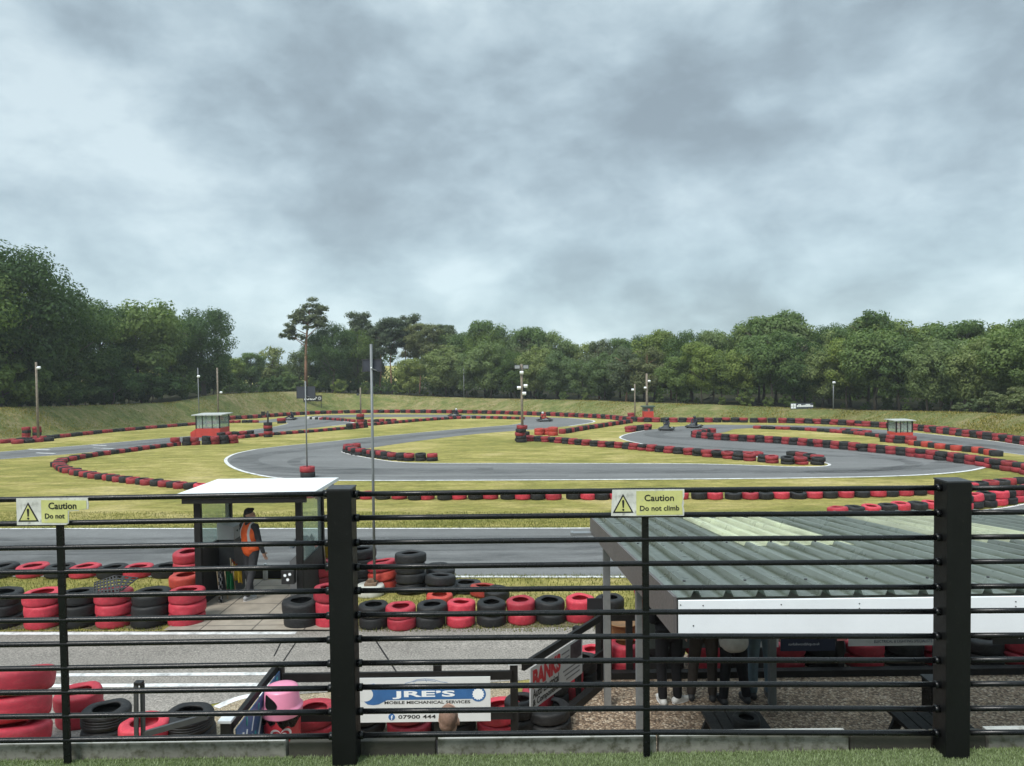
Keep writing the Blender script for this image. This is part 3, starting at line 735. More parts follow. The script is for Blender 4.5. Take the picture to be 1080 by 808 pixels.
def row(pts, layers, Rr, W, where, group, start=0, pair=1, spacing=1.96, cols=('red', 'black'), topcols=None, back=True):
    P = [G(a, b) for a, b in pts]
    if back: P = [p + Vector((0, Rr, 0)) for p in P]
    Q = catmull(P, 6)
    d = 0.0; nxt = 0.0; i = start; cnt = 0
    for a, b in zip(Q, Q[1:]):
        L = (b - a).length
        while nxt <= d + L:
            p = a.lerp(b, (nxt - d) / max(L, 1e-6)); p.z = gz(p.y)
            c = cols[(i // pair) % len(cols)]
            cs = [c] * layers
            if topcols: cs = [cols[0]] * (layers - 1) + [topcols[(i // pair) % len(topcols)]]
            def lab(cc, lw, w=where):
                return (f"{cc} tyre, {lw} of its stack, {w}" if lw else f"{WORD[cc]} tyre {w}")
            if layers > 1 and rt.random() < .05: cs = [cols[(i // pair + 1) % len(cols)]] + cs[1:]
            p += Vector((rt.gauss(0, .03), rt.gauss(0, .03), 0))
            stack(p, cs, Rr, W, lab, group, (rt.gauss(0, .035), rt.gauss(0, .035)), jit=0.03)
            i += 1; cnt += 1; nxt += Rr * spacing * rt.uniform(.98, 1.03)
        d += L
    return cnt
ORD = ['first', 'second', 'third', 'fourth', 'fifth', 'sixth', 'seventh', 'eighth', 'ninth', 'tenth', 'eleventh', 'twelfth']
def named_row(items, Rr, W, where, group, groove=False):
    """items: (px, py, colours) from left to right; every stack gets its own place in words"""
    seen = {}
    for i, it in enumerate(items):
        px, py, cs = it[:3]; p = G(px, py) + Vector((0, Rr, 0)); p.z = gz(p.y)
        k = seen[cs[0]] = seen.get(cs[0], -1) + 1
        tl = it[3] if len(it) > 3 else (0, 0)
        def lab(cc, lw, k=k, c0=cs[0]):
            nm = WORD[cc].split()[0] if cc != 'orange' else 'orange red'
            return (f"{nm} tyre, {lw} of {ORD[k]} {c0} stack from left {where}" if lw else f"{nm} tyre, {ORD[k]} {c0} one from left {where}")
        stack(p, cs, Rr, W, lab, group, tl, groove=groove)
r_, b_, o_ = 'red', 'black', 'orange'
# front row beside the pit lane, right of the big post
named_row([(391, 665.5, [b_, b_]), (420, 667, [r_, r_]), (453, 665, [b_, b_]), (485, 663.5, [r_, r_]), (518, 662.5, [b_, b_]), (550, 661, [r_, r_]), (581, 660, [b_, b_]), (613, 658.5, [r_, r_]), (645, 657.5, [b_, b_])],
          0.26, 0.2, 'in the front pit row', 'tyres in the front pit lane row')
# heap behind it
for px, py, cs, Rr, w in ((380, 621, [b_, b_, b_, b_], .3, 'black stack left of the white topped pole foot'),
                      (403, 625, [o_, o_, r_], .3, 'faded stack right beside the white topped pole foot'),
                      (432, 629, [b_, b_, b_, b_], .31, 'tall black stack on the heap behind the front pit row'),
                      (461, 621, [b_, b_], .3, 'low black stack behind the heap'),
                      (463, 632, [b_, b_], .31, 'low black stack at the front of the heap'),
                      (490, 628, [b_], .3, 'flat black tyre right of the heap'),
                      (462, 641, [o_], .26, 'orange tyre lying right behind the front pit row'),
                      (508, 632, [o_], .26, 'orange tyre lying on the grass right of the heap'),
                      (524, 636, [b_], .25, 'small black tyre lying at the right end of the heap')):
    p = G(px, py) + Vector((0, Rr, 0)); p.z = gz(p.y)
    stack(p, cs, Rr, .2, lambda c, lw, w=w: (f"{lw} tyre of the {w}" if lw else w), 'tyres heaped behind the front pit row', (rt.gauss(0, .06), rt.gauss(0, .06)))
# left pit row, three high
named_row([(-9, 665, [b_] * 3), (34, 665.5, [r_] * 3), (73, 664.5, [b_] * 3), (111, 664, [r_] * 3), (150, 664.5, [b_] * 3), (189, 663.5, [r_] * 3)],
          0.315, 0.205, 'in the left pit row', 'tyres in the left pit lane row')
# low row behind on the grass
named_row([(-8, 611.5, [b_]), (23, 611.5, [r_]), (53, 612, [b_]), (81, 611.5, [r_]), (111, 612, [b_]), (139, 611.5, [r_]), (168, 611, [b_])],
          0.325, 0.24, 'in the low left grass row', 'tyres in the low left grass row')
for px, py, cs, Rr, w in ((193, 618, [r_, r_, r_], .33, 'red stack against the left wall of the marshal shelter'),
                      (190, 634, [o_, o_], .31, 'scuffed orange stack left of the marshal shelter'),
                      (245, 606, [b_, b_], .29, 'black stack behind the left wall of the marshal shelter'),
                      (334, 622, [r_, r_], .31, 'red stack at the right wall of the marshal shelter'),
                      (313.5, 665.5, [b_, b_], .32, 'black stack at the right front corner of the paved apron'),
                      (344, 664.5, [r_, r_, r_], .26, 'red stack half hidden by the left big railing post'),
                      (330, 602, [o_, o_], .3, 'orange stack behind the right wall of the marshal shelter')):
    p = G(px, py) + Vector((0, Rr, 0)); p.z = gz(p.y)
    stack(p, cs, Rr, .235, lambda c, lw, w=w: f"{lw} tyre of the {w}", 'tyres round the marshal shelter')
# leaning tyre right of the front row
TYRES.append((12.3, Vector((2.10, 12.15, gz(12.2) + .42)), .27, .2, 'red', 'red tyre leaning on its edge at the right end of the front pit row', 'tyres in the front pit lane row', (0.1, 1.25, 0), False))
# foreground, below the terrace
for px, Y_, c, R_, w in ((86, 8.95, r_, .27, 'red stack tucked behind the left black one below the railing'), (111, 8.42, b_, .27, 'left black ribbed stack just below the railing'),
                      (151, 8.05, r_, .27, 'red stack with the white sticker behind the trolley'), (200, 8.32, b_, .28, 'right black ribbed stack beside the blue banner')):
    p = Vector((D(px, 748, Y_).x, Y_, gz(Y_)))
    if px == 151: STICK = p.copy()
    stack(p, [c, c], R_, .205, lambda cc, lw, w=w: f"{lw} tyre of the {w}", 'tyres just below the terrace', groove=c == b_)
p = Vector((-5.66, 7.6, D(10, 706, 7.9).z - 1.03))
stack(p, [r_] * 4, 0.52, 0.265, lambda c, lw: f"huge red tyre, {lw} of the wide far left stack below the terrace", 'tyres just below the terrace', (-0.33, -0.05), .006)
p = Vector((D(214, 765, 7.75).x, 7.75, gz(7.75))); stack(p, [r_, r_], .2, .16, lambda cc, lw: f"{lw} small red tyre beside the white capped post of the blue banner", 'tyres just below the terrace')
# row behind the barrier with the white spanner sign
for i in range(6):
    x = -2.42 + i * 0.56; p = Vector((x, 8.62, gz(8.6))); c = (r_, b_)[i % 2]
    stack(p, [c, c], .275, .15, lambda cc, lw, i=i: f"{cc} tyre, {lw} of the {ORD[i]} stack from left behind the white spanner sign", 'tyres behind the front barrier')
for i in range(6):
    f = i / 5; p = Vector((0.06 + 1.08 * f, 8.55 + 1.66 * f, 0)); p.z = gz(p.y); c = (b_, r_)[i % 2]
    stack(p, [c, c], .2, .2, lambda cc, lw, i=i: f"{cc} tyre, {lw} of the {ORD[i]} stack along the slanting white and red sign", 'tyres behind the slanting barrier')
# row at the back of the shed
for i in range(13):
    x = 1.62 + i * 0.58; p = Vector((x, 10.45, gz(10.45) )); c = (r_, b_)[i % 2]
    stack(p, [c, c], .28, .2, lambda cc, lw, i=i: f"{cc} tyre, {lw} of the {ORD[i] if i < 12 else 'last'} stack from left at the back of the shed", 'tyres at the back of the shed')
# long rows round the circuit
row([(57.5, 492.5), (61, 496.5), (75, 501), (100, 505.5), (140, 511), (180, 515), (205, 517.6), (290, 524), (395, 527.6), (540, 527.6), (700, 527.6), (840, 527), (985, 522.8), (1035, 517), (1085, 511)], 1, .29, .25, 'in the long low row beyond the main straight', 'tyres in the long row beyond the main straight', 1)
row([(58, 491), (64, 488), (80, 484.8), (100, 481.6), (130, 477.6), (160, 473.6), (184, 470.6)], 1, .29, .25, 'in the row curving back to the left booth', 'tyres curving back to the left booth')
row([(184, 470.8), (200, 470), (254, 467.5)], 2, .33, .3, 'in front of the left booth', 'tyres in front of the left booth', 0, 1)
row([(231, 463), (245, 462), (266, 460.5)], 2, .33, .25, 'right behind the left booth', 'tyres behind the left booth', 1)
row([(254, 462.8), (283, 459.7), (330, 456.2), (366, 452.8)], 1, .29, .25, 'in the low row right of the left booth', 'tyres in the low row right of the left booth', 0)
row([(368, 453.2), (377, 452), (388, 451)], 2, .33, .28, 'in the cluster in the middle of the far infield', 'tyres clustered in the far infield', 1)
p = G(380, 447.5); stack(p, [b_, r_, b_, r_], .42, .28, lambda c, lw: f"{WORD[c]} tyre, {lw} of the tall stack in the far infield cluster", 'tyres clustered in the far infield')
row([(389, 449.3), (420, 446.6), (440, 444.8), (480, 442.2), (510, 441.8), (552, 442.6)], 1, .31, .3, 'in the far row along the back straight', 'tyres along the back straight')
row([(384, 445.4), (418, 444.8)], 1, .33, .3, 'in the short far row of the infield', 'tyres in the short far infield row', 1)
row([(325, 442.3), (338, 442.8)], 1, .3, .3, 'in the short chequered far row', 'white and black tyres far off', 0, 1, 1.96, ('white', 'black'))
row([(339, 442.9), (355, 443.6), (372, 445.5)], 1, .31, .3, 'in the row after the chequered one', 'tyres after the chequered row')
row([(0, 468), (60, 462.2), (120, 455.8), (205, 448.6), (240, 446.4), (272, 446)], 1, .36, .3, 'in the row at the foot of the left bank', 'tyres at the foot of the left bank', 0, 2)
row([(230, 443.6), (262, 441.8), (300, 439), (340, 436.9), (400, 435.7), (500, 436.4), (560, 438.2), (600, 439.8), (640, 442), (662, 444.2), (690, 445.6), (780, 445.8), (850, 446.9), (900, 449.3), (945, 452.2), (985, 455.8), (1020, 460.3), (1080, 468.6), (1200, 488)], 2, .44, .24, 'in the far wall at the foot of the bank', 'tyres in the far wall')
row([(366, 477.6), (372, 479.4), (382, 481.5), (400, 483.8), (420, 486.5), (455, 486.6)], 2, .31, .21, 'on the island at the left hairpin', 'tyres on the left hairpin island', 0, 1, 1.96, ('black', 'black'), ('red', 'black'))
row([(366, 475.8), (374, 475), (383, 474.4)], 2, .31, .21, 'at the back of the left hairpin island', 'tyres on the left hairpin island', 0, 1, 1.96, ('black', 'black'), ('red', 'red'))
row([(549, 465.5), (570, 466), (600, 468.5), (640, 472), (680, 475.5), (720, 479.5), (760, 483.5), (800, 487.3), (830, 490), (866, 490.9)], 2, .33, .19, 'in the row crossing the infield to the right hairpin', 'tyres crossing the infield', 1, 1, 2.12)
row([(866, 488.4), (850, 486), (833, 483.4)], 2, .33, .19, 'on the tip of the right hairpin island', 'tyres on the right hairpin island')
row([(757, 478.8), (785, 480.2), (812, 482)], 1, .31, .2, 'in the low row at the back of the right hairpin island', 'tyres low at the back of the right island', 1, 2)
p = G(549.5, 466.5); stack(p, [b_, b_, r_, b_, r_], .38, .25, lambda c, lw: f"{WORD[c]} tyre, {lw} of the tall stack round the foot of the floodlight pole", 'tyres stacked round the floodlight pole', jit=.03)
p = G(554.5, 463.5); stack(p, [b_, b_], .3, .3, lambda c, lw: f"black tyre, {lw} of the pair right of the floodlight pole stack", 'tyres stacked round the floodlight pole')
row([(569, 459.2), (580, 458.8)], 2, .4, .27, 'in the orange cluster in mid infield', 'orange tyres in mid infield', 0, 1, 1.96, ('orange',))
row([(583, 459.8), (590, 459.6)], 2, .4, .33, 'at the front of the orange cluster in mid infield', 'orange tyres in mid infield', 0, 1, 1.96, ('orange',))
row([(593, 457.8), (640, 450), (666, 446.4)], 1, .3, .36, 'in the thin row from the orange cluster to the red hut', 'tyres from the orange cluster to the red hut', 0, 1, 1.96, ('red', 'black', 'black'))
row([(664, 456), (676, 454.4), (689, 452.9)], 2, .36, .23, 'in the short block left of the karts', 'tyres left of the karts', 0, 2)
row([(666, 443), (671, 443)], 3, .42, .26, 'in the stack left of the red hut', 'tyres left of the red hut', 0, 1, 2, ('red', 'black'))
row([(751, 458), (742, 459.5), (735, 461.3), (745, 463), (770, 465), (810, 467.2), (850, 470.4), (900, 475.2), (950, 480.3), (1000, 486.6), (1040, 492.2), (1060, 495.8), (1085, 500), (1110, 505)], 2, .33, .225, 'in the tyre wall round the right hairpin', 'tyres in the wall round the right hairpin')
row([(965, 470), (1000, 474.2), (1040, 479), (1062, 483)], 1, .32, .3, 'in the low orange row behind the right hairpin wall', 'tyres behind the right hairpin wall', 0, 1, 1.96, ('orange', 'black'))
row([(800, 452.4), (850, 454.4), (900, 458.2), (936, 462.3)], 1, .33, .24, 'in the low row on the right infield', 'tyres low on the right infield', 1, 2)
row([(893, 455.6), (920, 458.2)], 1, .33, .26, 'in the short low row left of the right booth', 'tyres low left of the right booth')
row([(936, 466.3), (955, 468.2), (975, 469)], 2, .34, .25, 'in front of the right booth', 'tyres in front of the right booth', 1, 1)
row([(890, 545), (915, 543), (950, 540.5), (990, 537.5)], 1, .30, .24, 'in the near row behind the shed roof', 'tyres behind the shed roof', 0)
row([(1022, 539), (1050, 535.5), (1085, 529.5), (1130, 520)], 2, .29, .24, 'in the near wall right of the big right post', 'tyres right of the big right post', 1)
row([(985, 456.2), (1025, 461)], 1, .4, .3, 'in the second far row behind the right booth', 'tyres behind the right booth')
p = G(283, 461); stack(p, [b_, r_, b_, r_, b_], .36, .25, lambda c, lw: f"{WORD[c]} tyre, {lw} of the tall stack carrying the small black board", 'tyres under the small black board')
p = G(297, 446.6); stack(p, [b_, r_], .5, .3, lambda c, lw: f"{c} tyre, {lw} of the pair on the tip of the far left island", 'tyres on the far left island tip')
p = G(324, 503.5); p.z = gz(p.y); stack(p, [b_, r_], .34, .26, lambda c, lw: f"{c} tyre, {lw} one round the foot of the panel pole above the white shelter roof", 'tyres under the panel pole')
for px, py in ((28, 462.5), (39, 462)):
    p = G(px, py); p.z = gz(p.y); stack(p, [r_, r_, b_, r_] if px < 30 else [r_, b_, r_, r_], .33, .25, lambda c, lw, px=px: f"{WORD[c]} tyre, {lw} of the {'left' if px < 30 else 'right'} stack at the leftmost timber pole", 'tyres round the leftmost pole')
row([(15, 468.5), (49, 465.8)], 1, .4, .3, 'at the foot of the leftmost timber pole', 'tyres round the leftmost pole', 0, 1)
p = G(388, 631); p = Vector((p.x, p.y + .25, gz(p.y + .25))); POLE_FOOT = p.copy()


TYRES.sort(key=lambda t: t[0])
N_IND = 300
def place_mesh(obj, t):
    _, loc, Rr, W, c, lab, grp, tl, gr = t
    obj.location = loc; obj.rotation_mode = 'ZYX'; obj.rotation_euler = tl; obj.scale = (Rr, Rr, W)
NT = 0
for i, t in enumerate(TYRES[:N_IND]):
    lod = 0 if t[0] < 17 else (1 if t[0] < 33 else 2)
    o = bpy.data.objects.new('tyre', get_tyre(t[4], lod, t[8], i)); COL.objects.link(o); place_mesh(o, t)
    tag(o, t[5], 'tyre', t[6]); NT += 1
# the far remainder: one mesh, coloured by slot
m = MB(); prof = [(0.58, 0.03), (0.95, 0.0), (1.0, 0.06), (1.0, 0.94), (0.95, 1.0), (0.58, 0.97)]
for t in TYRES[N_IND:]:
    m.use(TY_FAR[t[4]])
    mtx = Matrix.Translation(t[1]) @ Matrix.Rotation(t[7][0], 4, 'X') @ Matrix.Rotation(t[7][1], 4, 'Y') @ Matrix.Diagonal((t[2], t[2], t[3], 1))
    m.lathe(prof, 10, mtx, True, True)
o = m.build('tyre_rows'); tag(o, 'far tyre rows of red and black tyres round the circuit', 'tyres', None, 'stuff')
print('TYRES', len(TYRES), 'limit dist', TYRES[min(N_IND, len(TYRES) - 1)][0])
# ------------------------------------------------------------------ people
def blob(name, parts, mats, voxel=0.012, parent=None, smooth=2):
    """one continuous skin grown round tapered limbs; parts: ('c', a, b, ra, rb) or ('e', centre, radii)"""
    m = MB()
    for q in parts:
        if q[0] == 'c':
            a, b = Vector(q[1]), Vector(q[2]); n = 6
            m.tube([a.lerp(b, k / n) for k in range(n + 1)], [q[3] + (q[4] - q[3]) * k / n for k in range(n + 1)], 12)
            m.ellipsoid(a, (q[3],) * 3, 12, 8); m.ellipsoid(b, (q[4],) * 3, 12, 8)
        elif q[0] == 'b':
            m.box(q[1], q[2])
        else: m.ellipsoid(q[1], q[2], 14, 10)
    o = m.build(name)
    md = o.modifiers.new('r', 'REMESH'); md.mode = 'VOXEL'; md.voxel_size = voxel
    sm = o.modifiers.new('s', 'SMOOTH'); sm.iterations = smooth; sm.factor = 0.5
    dg = bpy.context.evaluated_depsgraph_get(); me = bpy.data.meshes.new_from_object(o.evaluated_get(dg))
    old = o.data; bpy.data.objects.remove(o); bpy.data.meshes.remove(old)
    for p in me.polygons: p.use_smooth = True
    me.name = name; me.materials.clear()
    for mm in mats: me.materials.append(mm)
    return link_mesh(name, me, parent)

def fingers(P, hand, dirv, side, flex=0.35):
    """palm with four unequal bent fingers and a thumb; dirv points down the hand, side towards the thumb"""
    h = Vector(hand); d = Vector(dirv).normalized(); s = Vector(side).normalized(); n = d.cross(s)
    P.append(('c', h, h + d * 0.075, 0.024, 0.026)); P.append(('c', h + s * .018, h + d * .07 + s * .022, 0.018, 0.017)); P.append(('c', h - s * .018, h + d * .07 - s * .022, 0.018, 0.016))
    for k, (off, ln) in enumerate(((0.03, .068), (0.011, .078), (-0.009, .072), (-0.028, .056))):
        a = h + d * 0.085 + s * off; b = a + (d + n * flex * .5) * ln * .55; c = b + (d + n * flex * 1.6).normalized() * ln * .5
        P.append(('c', a, b, .0092, .0088)); P.append(('c', b, c, .0088, .0078))
    a = h + d * .02 + s * .03; b = a + (d * .6 + s * .6).normalized() * .045; c = b + (d + s * .1 + n * .2).normalized() * .035
    P.append(('c', a, b, .0125, .011)); P.append(('c', b, c, .011, .009))

def person(loc, rz, label, J, cloth, group=None, skin=None, hair=None, scale=1.0, bald=False):
    """figure facing local +y. J: joints of the pose; cloth: materials"""
    skin = skin or SKIN
    e = empty('person', loc, label, 'person', group, rz, (scale,) * 3)
    g = dict(hipL=(-.09, 0, .92), hipR=(.09, 0, .92), kneeL=(-.10, .02, .49), kneeR=(.10, .02, .49), ankL=(-.10, -.03, .085), ankR=(.10, -.03, .085),
             pel=(0, 0, .97), chest=(0, .0, 1.28), neck=(0, -.01, 1.48), head=(0, .02, 1.63),
             shL=(-.185, 0, 1.41), shR=(.185, 0, 1.41), elL=(-.235, -.03, 1.12), elR=(.235, -.03, 1.12), wrL=(-.24, .05, .87), wrR=(.24, .05, .87), look=0.0)
    g.update(J); V = {k: (Vector(v) if hasattr(v, '__len__') else v) for k, v in g.items()}
    hd = V['head']; look = V['look']
    Rl = Matrix.Rotation(look, 3, 'Z')
    def H(x, y, z): return hd + Rl @ Vector((x, y, z))
    B = []
    for s in 'LR':
        B += [('c', V['hip' + s], V['knee' + s], .082, .052), ('c', V['knee' + s], V['ank' + s], .050, .036)]
        fd = V.get('foot' + s) or Vector((0, 1, 0)); fd = Vector(fd).normalized()
        B += [('c', V['ank' + s] - fd * .02, V['ank' + s] + fd * .14 + Vector((0, 0, -.05)), .036, .028)]
        B += [('c', V['sh' + s], V['el' + s], .050, .038), ('c', V['el' + s], V['wr' + s], .037, .026)]
        dd = (V['wr' + s] - V['el' + s]).normalized()
        fingers(B, V['wr' + s], dd, Vector((0, 1, 0)) - dd * dd.y + Vector((.01, 0, 0)))
    B += [('e', V['pel'], (.165, .115, .13)), ('e', V['chest'], (.175, .115, .20)), ('c', V['pel'], V['chest'], .12, .13), ('c', V['shL'], V['shR'], .06, .06)]
    B += [('c', V['neck'] - Vector((0, 0, .06)), H(0, -.015, -.04), .058, .052)]
    B += [('e', H(0, -.012, .035), (.076, .095, .098)), ('e', H(0, .018, -.045), (.060, .074, .072)), ('e', H(0, .055, -.085), (.030, .028, .024)),
          ('c', H(0, .088, .015), H(0, .106, -.022), .009, .014), ('e', H(-.078, -.008, -.005), (.012, .022, .032)), ('e', H(.078, -.008, -.005), (.012, .022, .032)),
          ('e', H(0, .086, -.055), (.024, .012, .007)), ('e', H(-.03, .083, .028), (.02, .014, .008)), ('e', H(.03, .083, .028), (.02, .014, .008))]
    body = blob('body', B, [skin], 0.0095, e)
    m = MB()
    for sx in (-.03, .03): m.ellipsoid(H(sx, .087, .012), (.011, .007, .007), 10, 6)
    m.build('eyes', INK, e)
    # hair
    if not bald:
        blob('hair', [('e', H(0, -.022, .055), (.084, .098, .092)), ('e', H(0, -.055, .0), (.074, .062, .075)), ('e', H(0, .035, .112), (.062, .055, .032))], [hair or HAIR], .011, e)
    else:
        blob('hair', [('e', H(0, -.028, .042), (.0775, .0905, .094)), ('e', H(0, -.05, -.01), (.069, .058, .06))], [hair or HAIR], .009, e)
    # trousers
    T = [('e', V['pel'] - Vector((0, 0, .01)), (.178, .128, .135))]
    for s in 'LR':
        T += [('c', V['hip' + s], V['knee' + s], .10, .070), ('c', V['knee' + s], V['ank' + s] + Vector((0, 0, .03)), .070, .060)]
    blob('trousers', T, [cloth['legs']], .014, e)
    for s in 'LR':
        fd = Vector(V.get('foot' + s) or (0, 1, 0)).normalized(); a = V['ank' + s]
        sh = blob('shoe', [('c', a - fd * .045 + Vector((0, 0, -.035)), a + fd * .175 + Vector((0, 0, -.05)), .046, .036), ('c', a, a + fd * .06 + Vector((0, 0, -.03)), .050, .045)], [cloth['shoe']], .012, e)
        m = MB(); q = a + fd * .065; ang = math.atan2(-fd.x, fd.y)
        mt = Matrix.Translation((q.x, q.y, a.z - .079)) @ Matrix.Rotation(ang, 4, 'Z')
        m.prism([(.046 * math.cos(t) * (1.0 if math.sin(t) < 0 else .95), .15 * math.sin(t)) for t in [k * .3142 for k in range(20)]], -.006, .017, 'xy')
        m.bm.transform(mt); m.build('sole', cloth.get('sole', DARK), sh)
    # top
    U = [('e', V['chest'] + Vector((0, 0, -.01)), (.20, .14, .215)), ('c', V['pel'] + Vector((0, 0, .02)), V['chest'], .150, .150), ('e', V['pel'] + Vector((0, 0, .03)), (.190, .142, .10)),
         ('c', V['shL'], V['shR'], .072, .072), ('c', V['neck'] - Vector((0, 0, .07)), V['neck'] - Vector((0, 0, .01)), .085, .068)]
    for s in 'LR': U += [('c', V['sh' + s], V['el' + s], .067, .053), ('c', V['el' + s], V['wr' + s] - (V['wr' + s] - V['el' + s]) * .06, .052, .040)]
    if cloth.get('hood'): U += [('e', V['neck'] + Vector((0, -.10, -.04)), (.10, .06, .09))]
    if cloth.get('long'): U += [('c', V['pel'] + Vector((-.05, 0, -.16)), V['pel'] + Vector((.05, 0, -.16)), .145, .145)]
    blob('jacket', U, [cloth['top']], .014, e)
    if cloth.get('vest'):
        blob('safety_vest', [('e', V['chest'] + Vector((0, 0, -.01)), (.213, .158, .222)), ('c', V['pel'] + Vector((0, 0, -.02)), V['chest'], .168, .166), ('e', V['pel'] + Vector((0, 0, 0.0)), (.208, .162, .10)), ('c', Vector(V['shL']) * .7 + Vector(V['shR']) * .3, Vector(V['shR']) * .7 + Vector(V['shL']) * .3, .088, .088)], [cloth['vest']], .014, e)
    return e

def m_vest():
    m, nt, b = nmat('orange_hi_vis'); p = objpos(nt)
    sp = nt.nodes.new('ShaderNodeSeparateXYZ'); link(nt, p, sp.inputs[0])
    def band(src, lo, hi):
        a = nt.nodes.new('ShaderNodeMath'); a.operation = 'GREATER_THAN'; link(nt, src, a.inputs[0]); a.inputs[1].default_value = lo
        c = nt.nodes.new('ShaderNodeMath'); c.operation = 'LESS_THAN'; link(nt, src, c.inputs[0]); c.inputs[1].default_value = hi
        d = nt.nodes.new('ShaderNodeMath'); d.operation = 'MULTIPLY'; link(nt, a.outputs[0], d.inputs[0]); link(nt, c.outputs[0], d.inputs[1]); return d.outputs[0]
    b1 = band(sp.outputs[2], 1.055, 1.105)
    ab = nt.nodes.new('ShaderNodeMath'); ab.operation = 'ABSOLUTE'; link(nt, sp.outputs[0], ab.inputs[0])
    b2 = band(ab.outputs[0], 0.085, 0.13); up_ = band(sp.outputs[2], 1.105, 1.8)
    k = nt.nodes.new('ShaderNodeMath'); k.operation = 'MULTIPLY'; link(nt, b2, k.inputs[0]); link(nt, up_, k.inputs[1])
    s = nt.nodes.new('ShaderNodeMath'); s.operation = 'MAXIMUM'; link(nt, b1, s.inputs[0]); link(nt, k.outputs[0], s.inputs[1])
    n = tex_noise(nt, p, 9, 4)
    c = mixc(nt, s.outputs[0], ramp(nt, n.outputs[0], [(0.3, (0.70, 0.09, 0.015)), (0.7, (0.85, 0.15, 0.03))]).outputs[0], (0.55, 0.55, 0.54))
    link(nt, c, b.inputs['Base Color']); b.inputs['Roughness'].default_value = 0.7; return m
def cloth_mat(name, col): return simple(name, col, 0.85, 0, 0.18, 9, 0.35, 0.2, fine=55)
C_BLACK = cloth_mat('black_cloth', (0.014, 0.014, 0.016)); C_CHAR = cloth_mat('charcoal_cloth', (0.045, 0.046, 0.05))
C_BROWN = cloth_mat('brown_grey_cloth', (0.055, 0.046, 0.04)); C_DENIM = cloth_mat('washed_denim', (0.16, 0.22, 0.26))
C_GREY = cloth_mat('pale_grey_fleece', (0.52, 0.50, 0.46)); SHOEW = simple('white_trainer', (0.6, 0.6, 0.58), 0.6); SHOEG = simple('grey_trainer', (0.28, 0.29, 0.30), 0.6)
SOLEW = simple('white_sole', (0.6, 0.6, 0.6), 0.6)
p = G(264, 632.5); p.z += 0.045
MARSHAL = person(p, R(-28), 'man in orange safety vest standing in the open marshal shelter looking right',
       dict(hipL=(-.09, .05, .93), hipR=(.09, .05, .93), pel=(0, .05, .98), chest=(0, .02, 1.28), neck=(0, .0, 1.48), head=(0, .035, 1.625),
            kneeL=(-.09, .04, .50), kneeR=(.10, -.04, .50), ankL=(-.09, .10, .085), ankR=(.10, -.16, .085),
            elL=(-.225, .06, 1.12), elR=(.25, .03, 1.12), wrL=(-.22, .14, .88), wrR=(.26, .12, .89), shL=(-.18, .02, 1.41), shR=(.18, .01, 1.41), footR=(.15, 1, 0), footL=(-.2, 1, 0), look=-0.95),
       dict(legs=C_CHAR, top=C_CHAR, shoe=SHOEG, sole=SOLEW, vest=m_vest()))
def ground_at(x, Y): return Vector((x, Y, gz(Y) + 0.02))
STUB = simple('cropped_brown_hair', (0.20, 0.12, 0.085), 0.8, 0, 0.2, 60, 0.4)
person(ground_at(-0.515, 5.48), R(10), 'person with close cropped brown hair seen from behind, only the head above the kerb', dict(look=R(-22)), dict(legs=C_DENIM, top=C_BLACK, shoe=DARK), None, SKIN, STUB, 0.965, True)
grp = 'spectators standing under the shed roof'
person(G(706, 741.5), R(8), 'spectator in black trousers and white trainers, leftmost under the shed', dict(wrL=(-.12, .26, 1.03), wrR=(.12, .26, 1.03), footR=(1, .35, 0)), dict(legs=C_BLACK, top=C_BLACK, shoe=SHOEW, sole=SOLEW), grp)
person(G(743, 737.5), R(-12), 'spectator in brown grey trousers and dark shoes, second from left under the shed', dict(ankL=(-.17, -.05, .085), kneeL=(-.13, .02, .49), wrR=(.20, .22, 1.0)), dict(legs=C_BROWN, top=C_BROWN, shoe=DARK), grp)
person(G(774, 741), R(5), 'spectator in pale grey fleece and black trousers under the white shed fascia', dict(ankL=(-.15, -.03, .085), ankR=(.16, -.02, .085), wrL=(-.12, .24, 1.1), wrR=(.12, .24, 1.1)), dict(legs=C_BLACK, top=C_GREY, shoe=DARK, hood=True, long=True), grp)
person(G(803, 735), R(-5), 'spectator in faded blue jeans and black jacket beside the grey shed post', dict(ankL=(-.12, -.05, .085), wrL=(-.2, .2, .98)), dict(legs=C_DENIM, top=C_BLACK, shoe=DARK), grp)

# ------------------------------------------------------------------ marshal shelter
SY = 14.25; SX = -4.98; sz = gz(SY) + 0.04
sh = empty('marshal_shelter', (SX, SY, sz), 'open black framed marshal shelter with flat white roof beside the track', 'shelter')
def L(x, y, z): return (x - SX, y - SY, z - sz)
roofz = D(256, 521, 13.2).z; rf2 = D(286, 504.5, 15.45).z
m = MB(); m.hexa([Vector(L(*q)) for q in ((-6.24, 13.2, roofz - .07), (-3.70, 13.2, roofz - .07), (-3.76, 15.45, rf2 - .07), (-6.36, 15.45, rf2 - .07), (-6.24, 13.2, roofz), (-3.70, 13.2, roofz), (-3.76, 15.45, rf2), (-6.36, 15.45, rf2))])
m.build('roof', simple('white_roof_sheet', (0.70, 0.73, 0.74), 0.6, 0, 0.06, 1.2, 0.05, dirt=((0.5, 0.5, 0.47), 0.66, 0.9), fine=5), sh)
m = MB(); m.box(L(-4.98, 13.26, roofz - .125), (2.3, .05, .11)); m.box(L(-5.0, 15.35, rf2 - .13), (2.3, .05, .11)); m.bar(L(-6.0, 13.3, roofz - .12), L(-6.0, 15.3, rf2 - .12), .05, .09); m.bar(L(-4.0, 13.3, roofz - .12), L(-4.0, 15.3, rf2 - .12), .05, .09); m.build('roof_frame', BLKM, sh)
